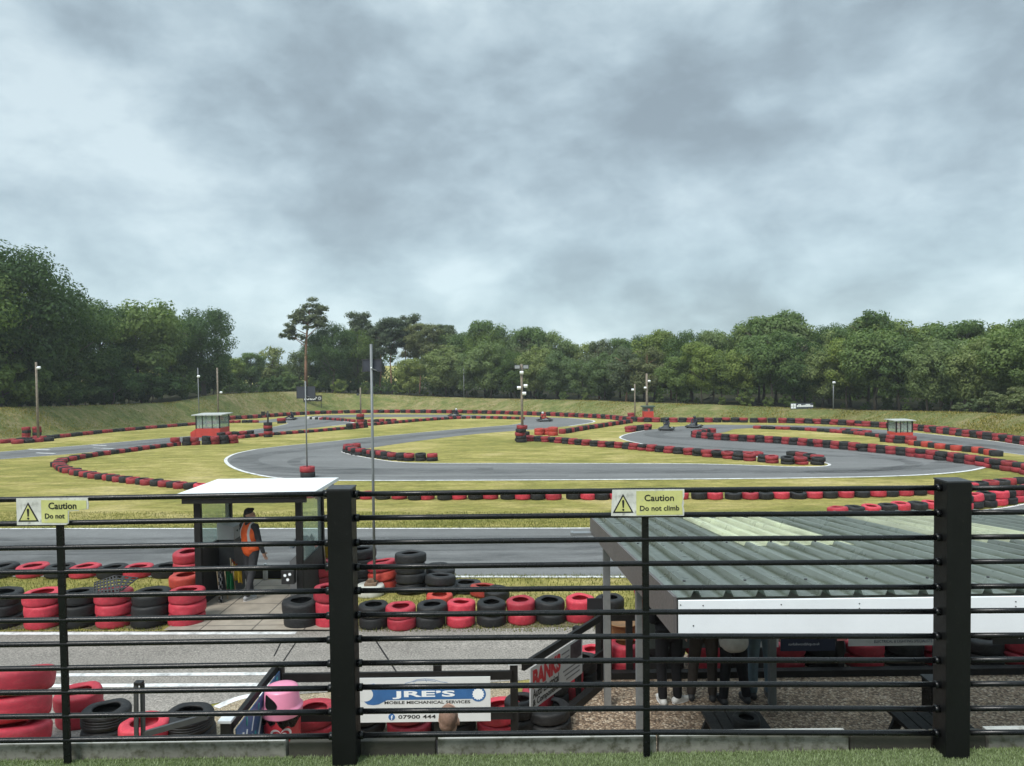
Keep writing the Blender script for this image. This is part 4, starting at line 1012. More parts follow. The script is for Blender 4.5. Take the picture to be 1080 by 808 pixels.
for x, y in ((-5.93, 13.45), (-4.03, 13.45), (-5.98, 15.05), (-4.05, 15.05)):
    m = MB(); z0 = gz(y) + .04; m.box(L(x, y, (z0 + roofz - .07) / 2), (.115, .10, roofz - .07 - z0)); m.build('post', BLKM, sh)
m = MB(); m.box(L(-5.955, 14.25, .12), (.05, 1.5, 1.12)); m.build('side_panel', simple('black_board', (0.02, 0.019, 0.017), .6, 0, .3, 3, .1), sh)
m = MB(); m.box(L(-4.04, 14.25, -.02), (.05, 1.5, .84)); m.build('side_panel', MATS['black_board'], sh)
m = MB(); m.box(L(-5.955, 14.25, 1.16), (.012, 1.5, .94)); m.build('side_window', GLASS, sh)
m = MB(); m.box(L(-4.04, 14.25, 1.01), (.012, 1.5, 1.2)); m.build('side_window', GLASS, sh)
m = MB(); m.box((-4.95, 15.62, gz(15.6) + .13), (2.3, .16, .24), None, .01); tag(m.build('timber_sleeper', BLKM), 'dark timber sleeper along the back edge of the paved shelter floor', 'sleeper')
# furniture of the shelter
e = empty('control_desk', (-5.72, 14.5, sz), 'grey control box with sloping lid against the left wall of the marshal shelter', 'control box')
m = MB(); m.box((0, 0, .56), (.30, .55, 1.12)); m.build('cabinet', DARK, e)
m = MB(); m.hexa([Vector(q) for q in ((-.17, -.30, 1.12), (.17, -.30, 1.12), (.17, .30, 1.12), (-.17, .30, 1.12), (-.17, -.30, 1.45), (.17, -.30, 1.37), (.17, .30, 1.37), (-.17, .30, 1.45))]); m.build('control_panel', GREYB, e)
m = MB()
for k in range(3): m.tube([(.17, -.15 + .14 * k, 1.27), (.182, -.15 + .14 * k, 1.27)], .02, 12)
m.build('switch', INK, e)
m = MB(); m.ellipsoid((.21, .22, 1.26), (.035, .035, .06)); m.build('red_lamp', REDP, e)
e = empty('grey_locker', (-4.25, 14.35, sz), 'grey locker with a sloping top against the right wall of the marshal shelter', 'locker')
m = MB(); m.prism([(-.16, 0), (.16, 0), (.16, 1.02), (-.16, .72)], -.32, .32); m.build('cabinet', simple('mid_grey_locker', (0.14, 0.145, 0.15), .5), e)
m = MB(); m.box((-.162, 0, .4), (.006, .5, .55)); m.build('door', simple('mid_grey_door', (0.11, 0.115, 0.12), .5), e)
# crumpled jacket on the locker
m = MB(); gN = 14; gv = [[m.bm.verts.new((-.17 + .34 * i / gN, -.3 + .6 * j / gN, 1.03 - .15 * (gN - i) / gN * .6 + .12 * abs(noise.noise(Vector((i * .31, j * .27, 1)))) + .06 * math.sin(j * .9))) for i in range(gN + 1)] for j in range(gN + 1)]
for j in range(gN):
    for i in range(gN): m.face([gv[j][i], gv[j][i + 1], gv[j + 1][i + 1], gv[j + 1][i]], True)
bmesh.ops.solidify(m.bm, geom=m.bm.faces[:], thickness=.03)
o = m.build('jacket', cloth_mat('pale_blue_cloth', (0.30, 0.36, 0.42))); o.location = (-4.25, 14.35, sz + .02); tag(o, 'crumpled pale blue jacket lying on top of the grey locker', 'jacket')
e = empty('radio_box', (-4.22, 13.36, sz), 'small black box with white marks fixed beside the right shelter post', 'box')
m = MB(); m.box((0, 0, .62), (.24, .14, .26), None, .01); m.build('case', INK, e)
m = MB(); 
for k, (x, z) in enumerate(((-.05, .66), (.04, .68), (.0, .58))): m.prism([(x + .03 * math.cos(t * 1.047), z + .03 * math.sin(t * 1.047)) for t in range(6)], -.074, -.0705)
m.build('marks', WHITE, e)
e = empty('bottle', (-5.35, 15.35, gz(15.35) + .04), 'white plastic bottle standing by the dark sleeper in the marshal shelter', 'bottle')
m = MB(); m.lathe([(.045, 0), (.05, .02), (.05, .22), (.04, .26), (.022, .29), (.022, .31)], 16); m.build('body', simple('cloudy_plastic', (.5, .5, .47), .4), e)
m = MB(); m.lathe([(.026, .311), (.026, .35), (0, .352)], 14); m.build('cap', WHITE, e)
def flag(loc, w, h, mat, label, rz):
    e = empty('flag', loc, label, 'flag', 'marshal flags hanging on the left wall of the shelter', rz)
    m = MB(); m.tube([(0, 0, 0), (.05, 0, -.62)], .011, 8); m.build('stick', simple('pale_wood_stick', (.35, .27, .17), .7), e)
    m = MB(); A = 10; Bn = 8
    gv = [[m.bm.verts.new((.02 + w * i / A * (0.75 + .25 * j / Bn), .05 * math.sin(i * 1.5 + j * .3), -.03 - h * j / Bn - .10 * i / A)) for i in range(A + 1)] for j in range(Bn + 1)]
    for j in range(Bn):
        for i in range(A): m.face([gv[j][i], gv[j][i + 1], gv[j + 1][i + 1], gv[j + 1][i]], True)
    bmesh.ops.solidify(m.bm, geom=m.bm.faces[:], thickness=.004); m.build('cloth', mat, e)
def m_check():
    m, nt, b = nmat('chequered_cloth'); c = nt.nodes.new('ShaderNodeTexChecker'); c.inputs['Scale'].default_value = 14
    c.inputs['Color1'].default_value = (.7, .7, .7, 1); c.inputs['Color2'].default_value = (.015, .015, .015, 1)
    link(nt, mapping(nt, objpos(nt), (1, .2, 1)), c.inputs['Vector']); link(nt, c.outputs[0], b.inputs['Base Color']); b.inputs['Roughness'].default_value = .8; return m
flag((-5.72, 13.72, sz + .72), .10, .66, m_check(), 'black and white chequered flag hanging lowest on the shelter wall', 0.2)
flag((-5.62, 13.85, sz + .66), .17, .36, cloth_mat('green_cloth', (.02, .19, .07)), 'green flag hanging beside the chequered flag', 0.1)
flag((-5.52, 14.0, sz + .72), .19, .30, cloth_mat('yellow_cloth', (.50, .36, .03)), 'yellow flag hanging right of the green flag', -.1)
flag((-5.60, 14.1, sz + .78), .14, .2, cloth_mat('red_orange_cloth', (.45, .09, .03)), 'small red orange flag tucked above the green flag', 0)
flag((-3.86, 14.5, sz + .98), .14, .28, cloth_mat('yellow_red_cloth', (.55, .38, .04)), 'yellow flag outside the right wall of the shelter', .5)
# black mesh crate lid on the left row
p = G(112, 664) + Vector((0, .3, 0)); m = MB()
zt = gz(p.y) + .205 * 3 + .01
def quadgrid(m, c00, c10, c11, c01, nu, nv, frac=0.42):
    c = [Vector(q) for q in (c00, c10, c11, c01)]
    def P(u, v): return (c[0].lerp(c[1], u)).lerp(c[3].lerp(c[2], u), v)
    for i in range(nu):
        for j in range(nv):
            u0, u1, v0, v1 = i / nu, (i + 1) / nu, j / nv, (j + 1) / nv
            a = frac / 2; iu0 = u0 + (u1 - u0) * a; iu1 = u1 - (u1 - u0) * a; iv0 = v0 + (v1 - v0) * a; iv1 = v1 - (v1 - v0) * a
            o = m.verts([P(u0, v0), P(u1, v0), P(u1, v1), P(u0, v1)]); q = m.verts([P(iu0, iv0), P(iu1, iv0), P(iu1, iv1), P(iu0, iv1)])
            for k in range(4): m.face([o[k], o[(k + 1) % 4], q[(k + 1) % 4], q[k]])
x0 = p.x - .36; y0 = p.y
quadgrid(m, (x0, y0, zt + .13), (x0 + .12, y0 - .26, zt), (x0 + .58, y0 - .26, zt + .02), (x0 + .36, y0 + .05, zt + .24), 5, 7)
quadgrid(m, (x0 + .36, y0 + .05, zt + .24), (x0 + .52, y0 - .26, zt + .02), (x0 + .62, y0 - .2, zt + .05), (x0 + .74, y0 + .1, zt + .17), 5, 3)
bmesh.ops.remove_doubles(m.bm, verts=m.bm.verts[:], dist=.001); bmesh.ops.solidify(m.bm, geom=m.bm.faces[:], thickness=.015)
o = m.build('plastic_crate_lid', INK); tag(o, 'bent black perforated plastic lid lying on a red stack of the left pit row', 'plastic lid')

# ------------------------------------------------------------------ poles
def pole(px, ytop, base, r, mat, label, name='lamp_pole', extras=(), rtop=None, group=None, base_z=0.0):
    b = Vector(base); top = D(px, ytop, b.y); hgt = top.z - b.z
    b.x = top.x + random.uniform(-.004, .004) * hgt
    e = empty(name, b, label, 'pole', group)
    lx = top.x - b.x
    m = MB(); m.tube([(0, 0, base_z - .05), (lx * .5, 0, hgt * .5), (lx, 0, hgt)], [r, (r + (rtop or r)) / 2, rtop or r], 12); m.build('pole', mat, e)
    s = b.y / FPX
    for kind, dx, dyy in extras:       # offsets in photo pixels from the pole top
        c = Vector((lx + dx * s, -r - .06, hgt - dyy * s))
        if kind == 'flood':
            q = MB(); q.box(c, (.42, .16, .30), None, .02); f = q.build('floodlight', DARK, e)
            q = MB(); q.box(c + Vector((0, -.084, 0)), (.34, .006, .22)); q.build('lens', SILV, f)
            q = MB(); q.bar((lx, 0, c.z - .2), c + Vector((0, .05, -.14)), .04, .04); q.build('bracket', GALV, f)
        elif kind == 'lamp':
            q = MB(); q.box(c, (.26, .2, .16), Matrix.Translation(c) @ Matrix.Rotation(.5, 4, 'X') @ Matrix.Translation(-c), .02); f = q.build('lamp', WHITE, e)
            q = MB(); q.bar((lx, 0, c.z + .05), c + Vector((0, .05, .03)), .03, .03); q.build('bracket', GALV, f)
        elif kind == 'panel':
            w, h = dyy2 if False else (19.5 * s, 12.5 * s)
            q = MB(); q.box((lx, .07, c.z), (w, .035, h)); f = q.build('panel', PANEL, e)
            q = MB()
            for sx in (-1, 1): q.box((lx + sx * w / 2, .07, c.z), (.02, .045, h + .02))
            for szz in (-1, 1): q.box((lx, .07, c.z + szz * h / 2), (w + .04, .05, .02))
            q.build('frame', DARK, f)
            q = MB(); q.bar((lx, -.03, c.z - h * .25), (lx + w * .23, .05, c.z - h * .42), .025, .02); q.bar((lx, -.03, c.z - h * .25), (lx + w * .02, .05, c.z + h * .3), .025, .02); q.build('bracket', GALV, f)
        elif kind == 'box':
            q = MB(); q.box(c, (.3, .2, .3), None, .02); q.build('box', DARK, e)
        elif kind == 'bar':
            q = MB(); q.box((lx, 0, c.z), (14 * s, .08, .09)); q.build('crossbar', GALV, e)
    return e
pole(38, 382, G(38, 465), .10, WOODP, 'leftmost timber pole with a small lamp, rising from red tyre stacks', extras=(('lamp', 4, 6),), rtop=.08)
pole(208.6, 388, G(209, 452), .05, GREYP, 'thin grey pole with a box lamp rising behind the left booth roof', extras=(('lamp', 1, 9),))
pole(229, 388, G(233, 446), .09, WOODP, 'timber pole with a low lamp standing just right of the left booth', extras=(('lamp', 4, 26),))
pole(322, 402, G(323.8, 503.5), .034, GREYP, 'thin grey pole with a square panel on a red tyre above the shelter roof', extras=(('panel', 0, 12),))
pole(391.3, 363, POLE_FOOT, .027, GREYP, 'tallest grey pole with a dark panel, its foot in a white topped tyre', extras=(('panel', 0, 22.5),), base_z=.25)
m = MB(); pf = POLE_FOOT; m.box((pf.x + .02, pf.y, pf.z + .23), (.24, .24, .05), None, .005); m.box((pf.x + .02, pf.y + .02, pf.z + .28), (.14, .14, .05)); 
e = empty('pole_footing', pf, 'round white topped footing under the tallest grey pole', 'footing'); m2 = MB(); m2.lathe([(.27, 0), (.28, .03), (.28, .17), (.26, .20), (0, .202)], 28); m2.build('footing', simple('whitewashed_concrete', (.55, .55, .50), .8, 0, .15, 5, .2, dirt=((.3, .29, .25), .6, .8)), e)
tag(m.build('foot_plate', simple('rusty_steel', (.17, .11, .07), .8, 0, .4, 12, .3)), 'rusty steel foot plate bolted round the tallest grey pole', 'foot plate')
pole(380, 409, G(379.5, 437.5), .10, WOODP, 'short pale pole with a dark box standing against the far tyre wall', extras=(('box', -2.5, 7),))
p = G(549.5, 466.5)
pole(550, 384, p, .10, WOODP, 'tall timber floodlight pole with two floodlights on a crossbar and three white lamps', 'floodlight_pole', (('bar', 0, 4), ('flood', -4.5, 3), ('flood', 4.5, 3), ('lamp', 0, 9), ('lamp', -3, 25), ('lamp', 4, 23), ('lamp', 2.5, 31)), rtop=.08)
pole(489, 387, bank_at(489, .6), .08, GREYP, 'thin grey pole in front of the wood near the centre left of the bank')
pole(669.5, 405, G(668.5, 444), .07, WOODP, 'grey timber pole with a white lamp left of the red hut', extras=(('lamp', -2.5, 6),))
pole(682, 394, G(684, 443), .14, WOODP, 'taller timber pole rising behind the red hut with white lamps', extras=(('lamp', -2, 15), ('lamp', 2.2, 8)), rtop=.11)
pole(879, 403, bank_at(879, 1.0), .06, GREYP, 'slim lamp post on the bank at the right with a round white lamp', extras=(('lamp', 0, .5),))
# small black board on a stack
b = G(283, 461); e = empty('marker_post', b, 'small square black board on a thin black post rising from a tyre stack', 'sign')
s = b.y / FPX; m = MB(); m.tube([(0, 0, .9), (0, 0, 27.5 * s)], .07, 8); m.build('post', INK, e)
m = MB(); m.box((-5 * s, 0, 25 * s), (4 * s, .05, 4.2 * s)); m.box((-2 * s, 0, 25.5 * s), (4 * s, .05, .06)); m.build('board', INK, e)

# ------------------------------------------------------------------ booths and hut
def booth(px0, px1, yroof, ybase, label, wing):
    A = G(px0, ybase); Bp = G(px1, ybase); Y = A.y; wd = Bp.x - A.x; top = D((px0 + px1) / 2, yroof, Y).z
    c = Vector(((A.x + Bp.x) / 2, Y + wd / 2, gz(Y))); H = top - c.z
    e = empty('marshal_booth', c, label, 'booth', 'small marshal booths on the infield')
    m = MB(); m.box((0, 0, H * .19), (wd, wd, H * .38)); m.build('wall', REDP, e)
    for sx in (-1, 1):
        for sy in (-1, 1): m = MB(); m.box((sx * (wd / 2 - .04), sy * (wd / 2 - .04), H * .665), (.08, .08, H * .57)); m.build('corner_post', BLKM, e)
    for xx in (-wd * .22, wd * .18): m = MB(); m.box((xx, -wd / 2 + .03, H * .665), (.05, .05, H * .57)); m.build('mullion', BLKM, e)
    for sy in (-1, 1):
        m = MB(); m.box((0, sy * (wd / 2 - .035), H * .66), (wd - .1, .012, H * .54)); m.build('window', GLASS, e)
    for sx in (-1, 1):
        m = MB(); m.box((sx * (wd / 2 - .035), 0, H * .66), (.012, wd - .1, H * .54)); m.build('window', GLASS, e)
    m = MB(); m.box((0, 0, H * .97), (wd * 1.24, wd * 1.2, H * .04)); m.build('roof', simple('grey_felt_roof', (.40, .42, .40), .7), e)
    if wing: m = MB(); m.prism([(-wd * .72, 0), (-wd * .51, 0), (-wd * .51, H * .36), (-wd * .72, H * .22)], -wd / 2, wd * .2); m.build('side_box', REDP, e)
booth(206.5, 230.5, 437, 461.5, 'left marshal booth with red base, windows and flat roof, two poles behind it', True)
booth(945, 964.5, 443, 464.5, 'right marshal booth with red base and windows, below the bank on the right', False)
A = G(679.5, 444.5); Bp = G(690, 444.5); Y = A.y; wd = Bp.x - A.x; H = D(684, 428.5, Y).z - gz(Y)
e = empty('hut', ((A.x + Bp.x) / 2, Y + .6, gz(Y)), 'narrow red hut with dark green overhanging roof at the far tyre wall', 'hut')
m = MB(); m.box((0, 0, H * .33), (wd, 1.1, H * .66)); m.build('wall', REDP, e)
m = MB(); m.box((0, 0, H * .79), (wd * .98, 1.08, H * .26)); m.build('window', simple('dark_hatch', (.10, .11, .11), .4), e)
m = MB(); m.box((0, 0, H * .96), (wd * 1.3, 1.4, H * .07)); m.build('roof', simple('dark_green_roof', (.05, .08, .06), .6), e)
m = MB(); q = H * .1; m.prism([(-q, H * .74 + q), (q, H * .74 + q), (q * .2, H * .74 - q * .9), (-q * .2, H * .74 - q * .9)], -.57, -.545); m.build('emblem', simple('emblem_red', (.55, .12, .1), .5), e)

# ------------------------------------------------------------------ boards on the bank
p0, c0 = None, None
def bank_face(px, py):
    best = None
    for p, c, n in BANK:
        if p.y < 30: continue
        for f in (0.05, .2, .3, .4, .5, .6, .7, .8, .9, 1.0):
            z = p.z + (c.z - p.z) * interp([(0, 0), (.12, .03), (.25, .13), (.4, .31), (.55, .54), (.7, .77), (.85, .93), (1, 1)], f)
            q = p.lerp(c, f); q.z = z; x, y = project(q); e = abs(x - px) + abs(y - py)
            if best is None or e < best[0]: best = (e, q)
    return best[1]
q = bank_face(330, 423.5); A = D(320, 423.5, q.y - .5); Bp = D(339.5, 417, q.y - .5); w = Bp.x - A.x; h = Bp.z - A.z
e = empty('advertising_board', (A.x, A.y, A.z), 'black advertising board with slanted white lettering on the left part of the bank', 'board')
m = MB(); m.box((w / 2, .03, h / 2), (w, .05, h)); m.build('board', INK, e)
m = MB(); 
for x in (.15, w - .15): m.box((x, .09, -.2), (.07, .07, h + .9))
m.build('post', BLKM, e)
lettering(e, 'DUNLOP', w * .66, h * .52, w * .38, h * .5, 0.003, WHITE, .03, .25)
m = MB(); cxx = w * .87
m.prism([(cxx + h * .30 * math.cos(t * .3927), h * .5 + h * .30 * math.sin(t * .3927)) for t in range(16)], .0, .004); o = m.build('disc_emblem', GREYB, e)
m = MB(); m.prism([(cxx - h * .12, h * .35), (cxx + h * .14, h * .5), (cxx - h * .12, h * .65)], -.004, -.001); m.build('arrow', INK, o)
q = bank_at(845, .3); A = D(834, 432.3, q.y); Bp = D(857.5, 425, q.y); w = Bp.x - A.x; h = Bp.z - A.z
e = empty('advertising_board', (A.x, A.y, A.z), 'dark advertising board with a white square emblem on top of the right bank', 'board')
m = MB(); m.box((w / 2, .03, h / 2), (w, .05, h)); m.build('board', simple('slate_blue_board', (.05, .06, .08), .5), e)
m = MB(); m.box((w * .12, 0, h * .55), (w * .22, .008, h * .72)); o = m.build('emblem', WHITE, e)
m = MB(); m.box((w * .12, -.006, h * .55), (w * .2, .004, h * .07)); m.box((w * .12, -.0085, h * .55), (w * .022, .003, h * .62)); m.build('emblem_lines', GREYB, o)
m = MB(); x = w * .27
while x < w * .95:
    ww = rt.uniform(.05, .085) * w * .8; hh = h * rt.choice((.26, .3, .42)); m.box((x + ww / 2, 0, h * .42 + hh / 2), (ww * .8, .008, hh)); x += ww
m.build('illegible_lettering', WHITE, e)
m = MB()
for x in (.2, w - .2): m.box((x, .09, -.25), (.08, .07, .9))
m.build('post', BLKM, e)

# ------------------------------------------------------------------ karts with drivers
def kart_parts():
    P = {}
    m = MB(); m.box((0, 0, .09), (.75, 1.25, .05), None, .01); P['chassis'] = (m.mesh('chassis'), INK)
    m = MB(); m.tube([(-.62, -.75, .16), (-.66, 0, .16), (-.60, .80, .16), (-.3, .93, .17), (.3, .93, .17), (.60, .80, .16), (.66, 0, .16), (.62, -.75, .16), (.3, -.86, .17), (-.3, -.86, .17), (-.62, -.75, .16)], .075, 10); P['bumper'] = (m.mesh('bumper'), DARK)
    m = MB(); m.hexa([Vector(q) for q in ((-.3, .35, .14), (.3, .35, .14), (.33, .86, .12), (-.33, .86, .12), (-.22, .38, .48), (.22, .38, .48), (.3, .84, .27), (-.3, .84, .27))]); P['nose_cone'] = (m.mesh('nose_cone'), DARK)
    m = MB(); m.box((-.5, 0, .24), (.14, .7, .08), None, .03); m.box((.5, 0, .24), (.14, .7, .08), None, .03); P['side_pod'] = (m.mesh('side_pod'), simple('dull_white_pod', (.30, .31, .32), .5))
    m = MB(); m.box((0, -.22, .2), (.42, .42, .08), None, .03); m.box((0, -.44, .4), (.42, .08, .42), None, .03); P['seat'] = (m.mesh('seat'), INK)
    m = MB(); m.lathe([(.13, 0), (.15, .01), (.15, .03), (.13, .02)], 16, Matrix.Translation((0, .22, .52)) @ Matrix.Rotation(R(-50), 4, 'X'), True, True); P['steering_wheel'] = (m.mesh('steering_wheel'), INK)
    m = MB(); m.lathe([(.07, -.09), (.12, -.09), (.138, -.06), (.138, .06), (.12, .09), (.07, .09)], 14, Matrix.Rotation(R(90), 4, 'Y')); P['wheel'] = (m.mesh('wheel'), M_BLACK)
    for k, (me, mt) in P.items(): me.materials.append(mt)
    return P
KP = kart_parts(); DRV = None
M_SUIT = [cloth_mat('dark_race_suit', (.03, .035, .05)), cloth_mat('red_white_race_suit', (.35, .06, .05))]
M_HELM = [simple('dark_helmet', (.03, .035, .04), .25), simple('white_helmet', (.6, .6, .6), .25)]
def driver_meshes():
    P = [('e', (0, -.22, .42), (.17, .14, .14)), ('c', (0, -.24, .42), (0, -.26, .74), .15, .15), ('c', (-.17, -.24, .78), (.17, -.24, .78), .075, .075), ('c', (0, -.24, .8), (0, -.2, .92), .06, .06), ('e', (0, -.17, .98), (.09, .1, .11))]
    for s in (-1, 1): P += [('c', (s * .19, -.24, .77), (s * .27, -.0, .6), .058, .047), ('c', (s * .27, 0, .6), (s * .14, .2, .56), .047, .035), ('c', (s * .1, -.2, .35), (s * .2, .22, .48), .09, .065), ('c', (s * .2, .22, .48), (s * .16, .6, .26), .062, .05), ('c', (s * .16, .6, .26), (s * .16, .68, .36), .045, .04)]
    o = blob('body', P, [M_SUIT[0]], .028); me = o.data; bpy.data.objects.remove(o)
    m = MB(); m.ellipsoid((0, -.17, 1.0), (.13, .145, .145), 16, 12); hm = m.mesh('helmet')
    m = MB(); m.box((0, -.045, 1.0), (.17, .05, .08), None, .02); vm = m.mesh('visor', INK)
    return me, hm, vm
DM = driver_meshes()
def kart(px, py, rz, label, dlabel, suit, helm):
    loc = G(px, py); loc.z += .02
    e = empty('go_kart', loc, label, 'go-kart', 'karts out on the circuit', rz, (.92, .92, .92))
    for k, (me, mt) in KP.items():
        if k == 'wheel':
            for x, y in ((-.5, -.55), (.5, -.55), (-.48, .55), (.48, .55)):
                o = link_mesh('wheel', me, e); o.location = (x, y, .14)
        else: link_mesh(k, me, e)
    d = empty('person', loc + Vector((0, 0, .0)), dlabel, 'person', 'kart drivers', rz, (.92, .92, .92))
    me = DM[0].copy(); me.materials.clear(); me.materials.append(M_SUIT[suit]); link_mesh('body', me, d)
    me = DM[1].copy(); me.materials.append(M_HELM[helm]); h = link_mesh('helmet', me, d); link_mesh('visor', DM[2], h)
kart(703, 453.8, R(160), 'nearer of the two karts heading into the right loop', 'driver in the nearer of the two karts', 0, 0)
kart(732, 451.2, R(150), 'kart following just behind the nearest kart on the right loop', 'driver in the kart just behind', 0, 0)
kart(574, 444.6, R(-80), 'kart with a white nose at the far hairpin right of the floodlight pole', 'driver in red and white suit at the far hairpin', 1, 1)
kart(480, 439.4, R(80), 'kart on the far straight close to the tyre wall', 'driver in dark suit on the far straight', 0, 1)
kart(306, 443.2, R(95), 'lone kart on the far left bend by the small black board', 'driver of the lone kart on the far left bend', 0, 0)
# ------------------------------------------------------------------ spectator shed
NX, FX = 1.0, 9.6; NY, FY = 4.4, 9.2
def rz_(y): return 2.725 - (2.725 - 2.175) * (y - NY) / (FY - NY)
SO = Vector((1.2, 9.5, gz(9.5)))
shed = empty('shed', SO, 'open spectator shed with corrugated green grey roof and white fascia', 'shed')
def S(x, y, z): return Vector((x - SO.x, y - SO.y, z - SO.z))
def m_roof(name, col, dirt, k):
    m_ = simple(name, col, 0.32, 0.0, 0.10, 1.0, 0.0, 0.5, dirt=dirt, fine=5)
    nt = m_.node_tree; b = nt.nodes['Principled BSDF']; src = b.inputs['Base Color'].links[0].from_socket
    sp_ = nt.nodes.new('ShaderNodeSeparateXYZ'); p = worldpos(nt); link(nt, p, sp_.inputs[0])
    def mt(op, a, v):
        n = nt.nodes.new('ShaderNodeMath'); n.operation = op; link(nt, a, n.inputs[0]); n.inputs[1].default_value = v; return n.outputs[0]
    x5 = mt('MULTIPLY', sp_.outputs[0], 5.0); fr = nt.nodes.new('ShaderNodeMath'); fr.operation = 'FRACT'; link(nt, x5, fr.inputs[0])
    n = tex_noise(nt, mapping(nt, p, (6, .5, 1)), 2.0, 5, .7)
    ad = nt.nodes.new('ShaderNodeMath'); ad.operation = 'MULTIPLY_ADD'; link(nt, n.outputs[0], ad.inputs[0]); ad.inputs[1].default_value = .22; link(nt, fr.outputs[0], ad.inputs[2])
    rib_shade = ramp(nt, ad.outputs[0], [(.08, (1, 1, 1)), (.36, (1.05, 1.05, 1.05)), (.47, (.50, .52, .42)), (.53, (.55, .57, .47)), (.58, (1.05, 1.05, 1.05)), (.82, (1.1, 1.1, 1.1)), (.90, (.60, .62, .52)), (1.0, (.9, .9, .9))]).outputs[0]  # dark sides of the ribs painted into the colour as bands at their feet
    c = mixc(nt, k, src, rib_shade, 'MULTIPLY')
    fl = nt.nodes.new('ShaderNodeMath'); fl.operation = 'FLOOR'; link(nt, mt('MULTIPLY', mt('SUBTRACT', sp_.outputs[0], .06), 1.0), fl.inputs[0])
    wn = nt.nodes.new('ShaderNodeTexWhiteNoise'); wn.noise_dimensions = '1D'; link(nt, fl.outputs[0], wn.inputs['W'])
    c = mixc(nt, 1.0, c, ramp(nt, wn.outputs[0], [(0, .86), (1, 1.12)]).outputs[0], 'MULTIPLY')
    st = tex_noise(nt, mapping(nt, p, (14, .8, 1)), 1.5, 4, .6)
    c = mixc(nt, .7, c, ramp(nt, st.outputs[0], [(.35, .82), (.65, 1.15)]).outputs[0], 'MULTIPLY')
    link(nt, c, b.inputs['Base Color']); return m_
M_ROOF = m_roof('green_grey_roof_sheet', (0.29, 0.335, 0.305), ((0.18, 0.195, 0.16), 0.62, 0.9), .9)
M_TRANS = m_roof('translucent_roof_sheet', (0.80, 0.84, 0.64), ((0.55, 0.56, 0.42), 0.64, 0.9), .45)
m = MB()
prof = []   # (x, dz) trapezoid crowns every 200 mm
x = NX
H = 0.040
segs = []
k = 0
while x < FX:
    segs += [(x, 0, k), (x + .085, 0, k), (x + .102, H, k), (x + .134, H, k), (x + .151, 0, k)]
    x += .2; k += 1
segs.append((x, 0, k))
ysteps = [NY, 5.6, 6.5, 6.502, 7.6, 8.8, 8.802, FY]
patch = lambda xx: any(a <= xx < a + 1.02 for a in (2.06, 4.06, 6.06, 8.06))
roofm = MB()
top = {}
for j, y in enumerate(ysteps):
    for i, (xx, dz, _) in enumerate(segs): top[i, j] = roofm.bm.verts.new(S(xx, y, rz_(y) + dz))
for j in range(len(ysteps) - 1):
    for i in range(len(segs) - 1):
        xm = (segs[i][0] + segs[i + 1][0]) / 2; ym = (ysteps[j] + ysteps[j + 1]) / 2
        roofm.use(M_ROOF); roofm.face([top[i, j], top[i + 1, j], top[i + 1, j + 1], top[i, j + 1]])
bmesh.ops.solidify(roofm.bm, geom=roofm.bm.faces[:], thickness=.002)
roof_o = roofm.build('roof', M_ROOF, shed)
for a in (2.06, 4.06, 6.06, 8.06):
    m = MB(); ii = [i for i, q in enumerate(segs) if a - .001 <= q[0] <= a + 1.035]
    v = {}
    for j, y in enumerate((6.48, 7.6, 8.82)):
        for i in ii: v[i, j] = m.bm.verts.new(S(segs[i][0], y, rz_(y) + segs[i][1] + .005))
    for j in range(2):
        for i in ii[:-1]: m.face([v[i, j], v[i + 1, j], v[i + 1, j + 1], v[i, j + 1]])
    bmesh.ops.solidify(m.bm, geom=m.bm.faces[:], thickness=.003)
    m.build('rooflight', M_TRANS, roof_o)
m = MB()
for y in (4.7, 6.45, 6.6, 8.9):
    for i in range(int((FX - NX) / .4)):
        if patch(NX + .117 + i * .4) and 6.5 < y < 8.8: continue
        m.tube([S(NX + .117 + i * .4, y, rz_(y) + H), S(NX + .117 + i * .4, y, rz_(y) + H + .009)], .010, 6)
m.build('roof_screws', DARK, roof_o)
# white fascia boards
zf = rz_(NY)
for a, b in ((NX + .006, 3.27), (3.274, 6.2), (6.204, 9.1)):
    m = MB(); m.box(S((a + b) / 2, NY - .012, zf - .13), (b - a, .018, .232), None, .002); f = m.build('fascia_board', WHITE, shed)
    m = MB(); xx = a + .15
    while xx < b:
        for dz in (-.045, -.075): m.tube([S(xx, NY - .0212, zf + dz), S(xx, NY - .0235, zf + dz)], .0042, 8)
        xx += .48
    for xx in (a + .012, b - .012):
        for dz in (-.04, -.225): m.tube([S(xx, NY - .0212, zf + dz), S(xx, NY - .0235, zf + dz)], .0042, 8)
    m.tube([S(a + .09, NY - .0212, zf - .17), S(a + .09, NY - .0235, zf - .17)], .005, 8)
    m.build('screws', DARK, f)
M_BARGE = simple('grey_brown_cladding', (0.105, 0.095, 0.092), 0.5, 0, 0.12, 3, .05)
m = MB(); y0, y1 = NY + .005, FY
m.hexa([S(NX - .02, y0, rz_(y0) - .245), S(NX + .0, y0, rz_(y0) - .245), S(NX + .0, y1, rz_(y1) - .20), S(NX - .02, y1, rz_(y1) - .20), S(NX - .02, y0, rz_(y0) + .004), S(NX + .0, y0, rz_(y0) + .004), S(NX + .0, y1, rz_(y1) + .004), S(NX - .02, y1, rz_(y1) + .004)])
m.build('bargeboard', M_BARGE, shed)
for y in (4.6, 6.1, 7.6, 9.05):
    m = MB(); m.box(S((NX + FX) / 2, y, rz_(y) - .055), (FX - NX - .06, .06, .09)); m.build('purlin', GALV, shed)
m = MB(); m.box(S(.92, 9.1, 1.985), (.4, .09, .035)); m.box(S(.74, 9.1, 1.985), (.03, .1, .05)); m.build('gutter_end', GALV, shed)
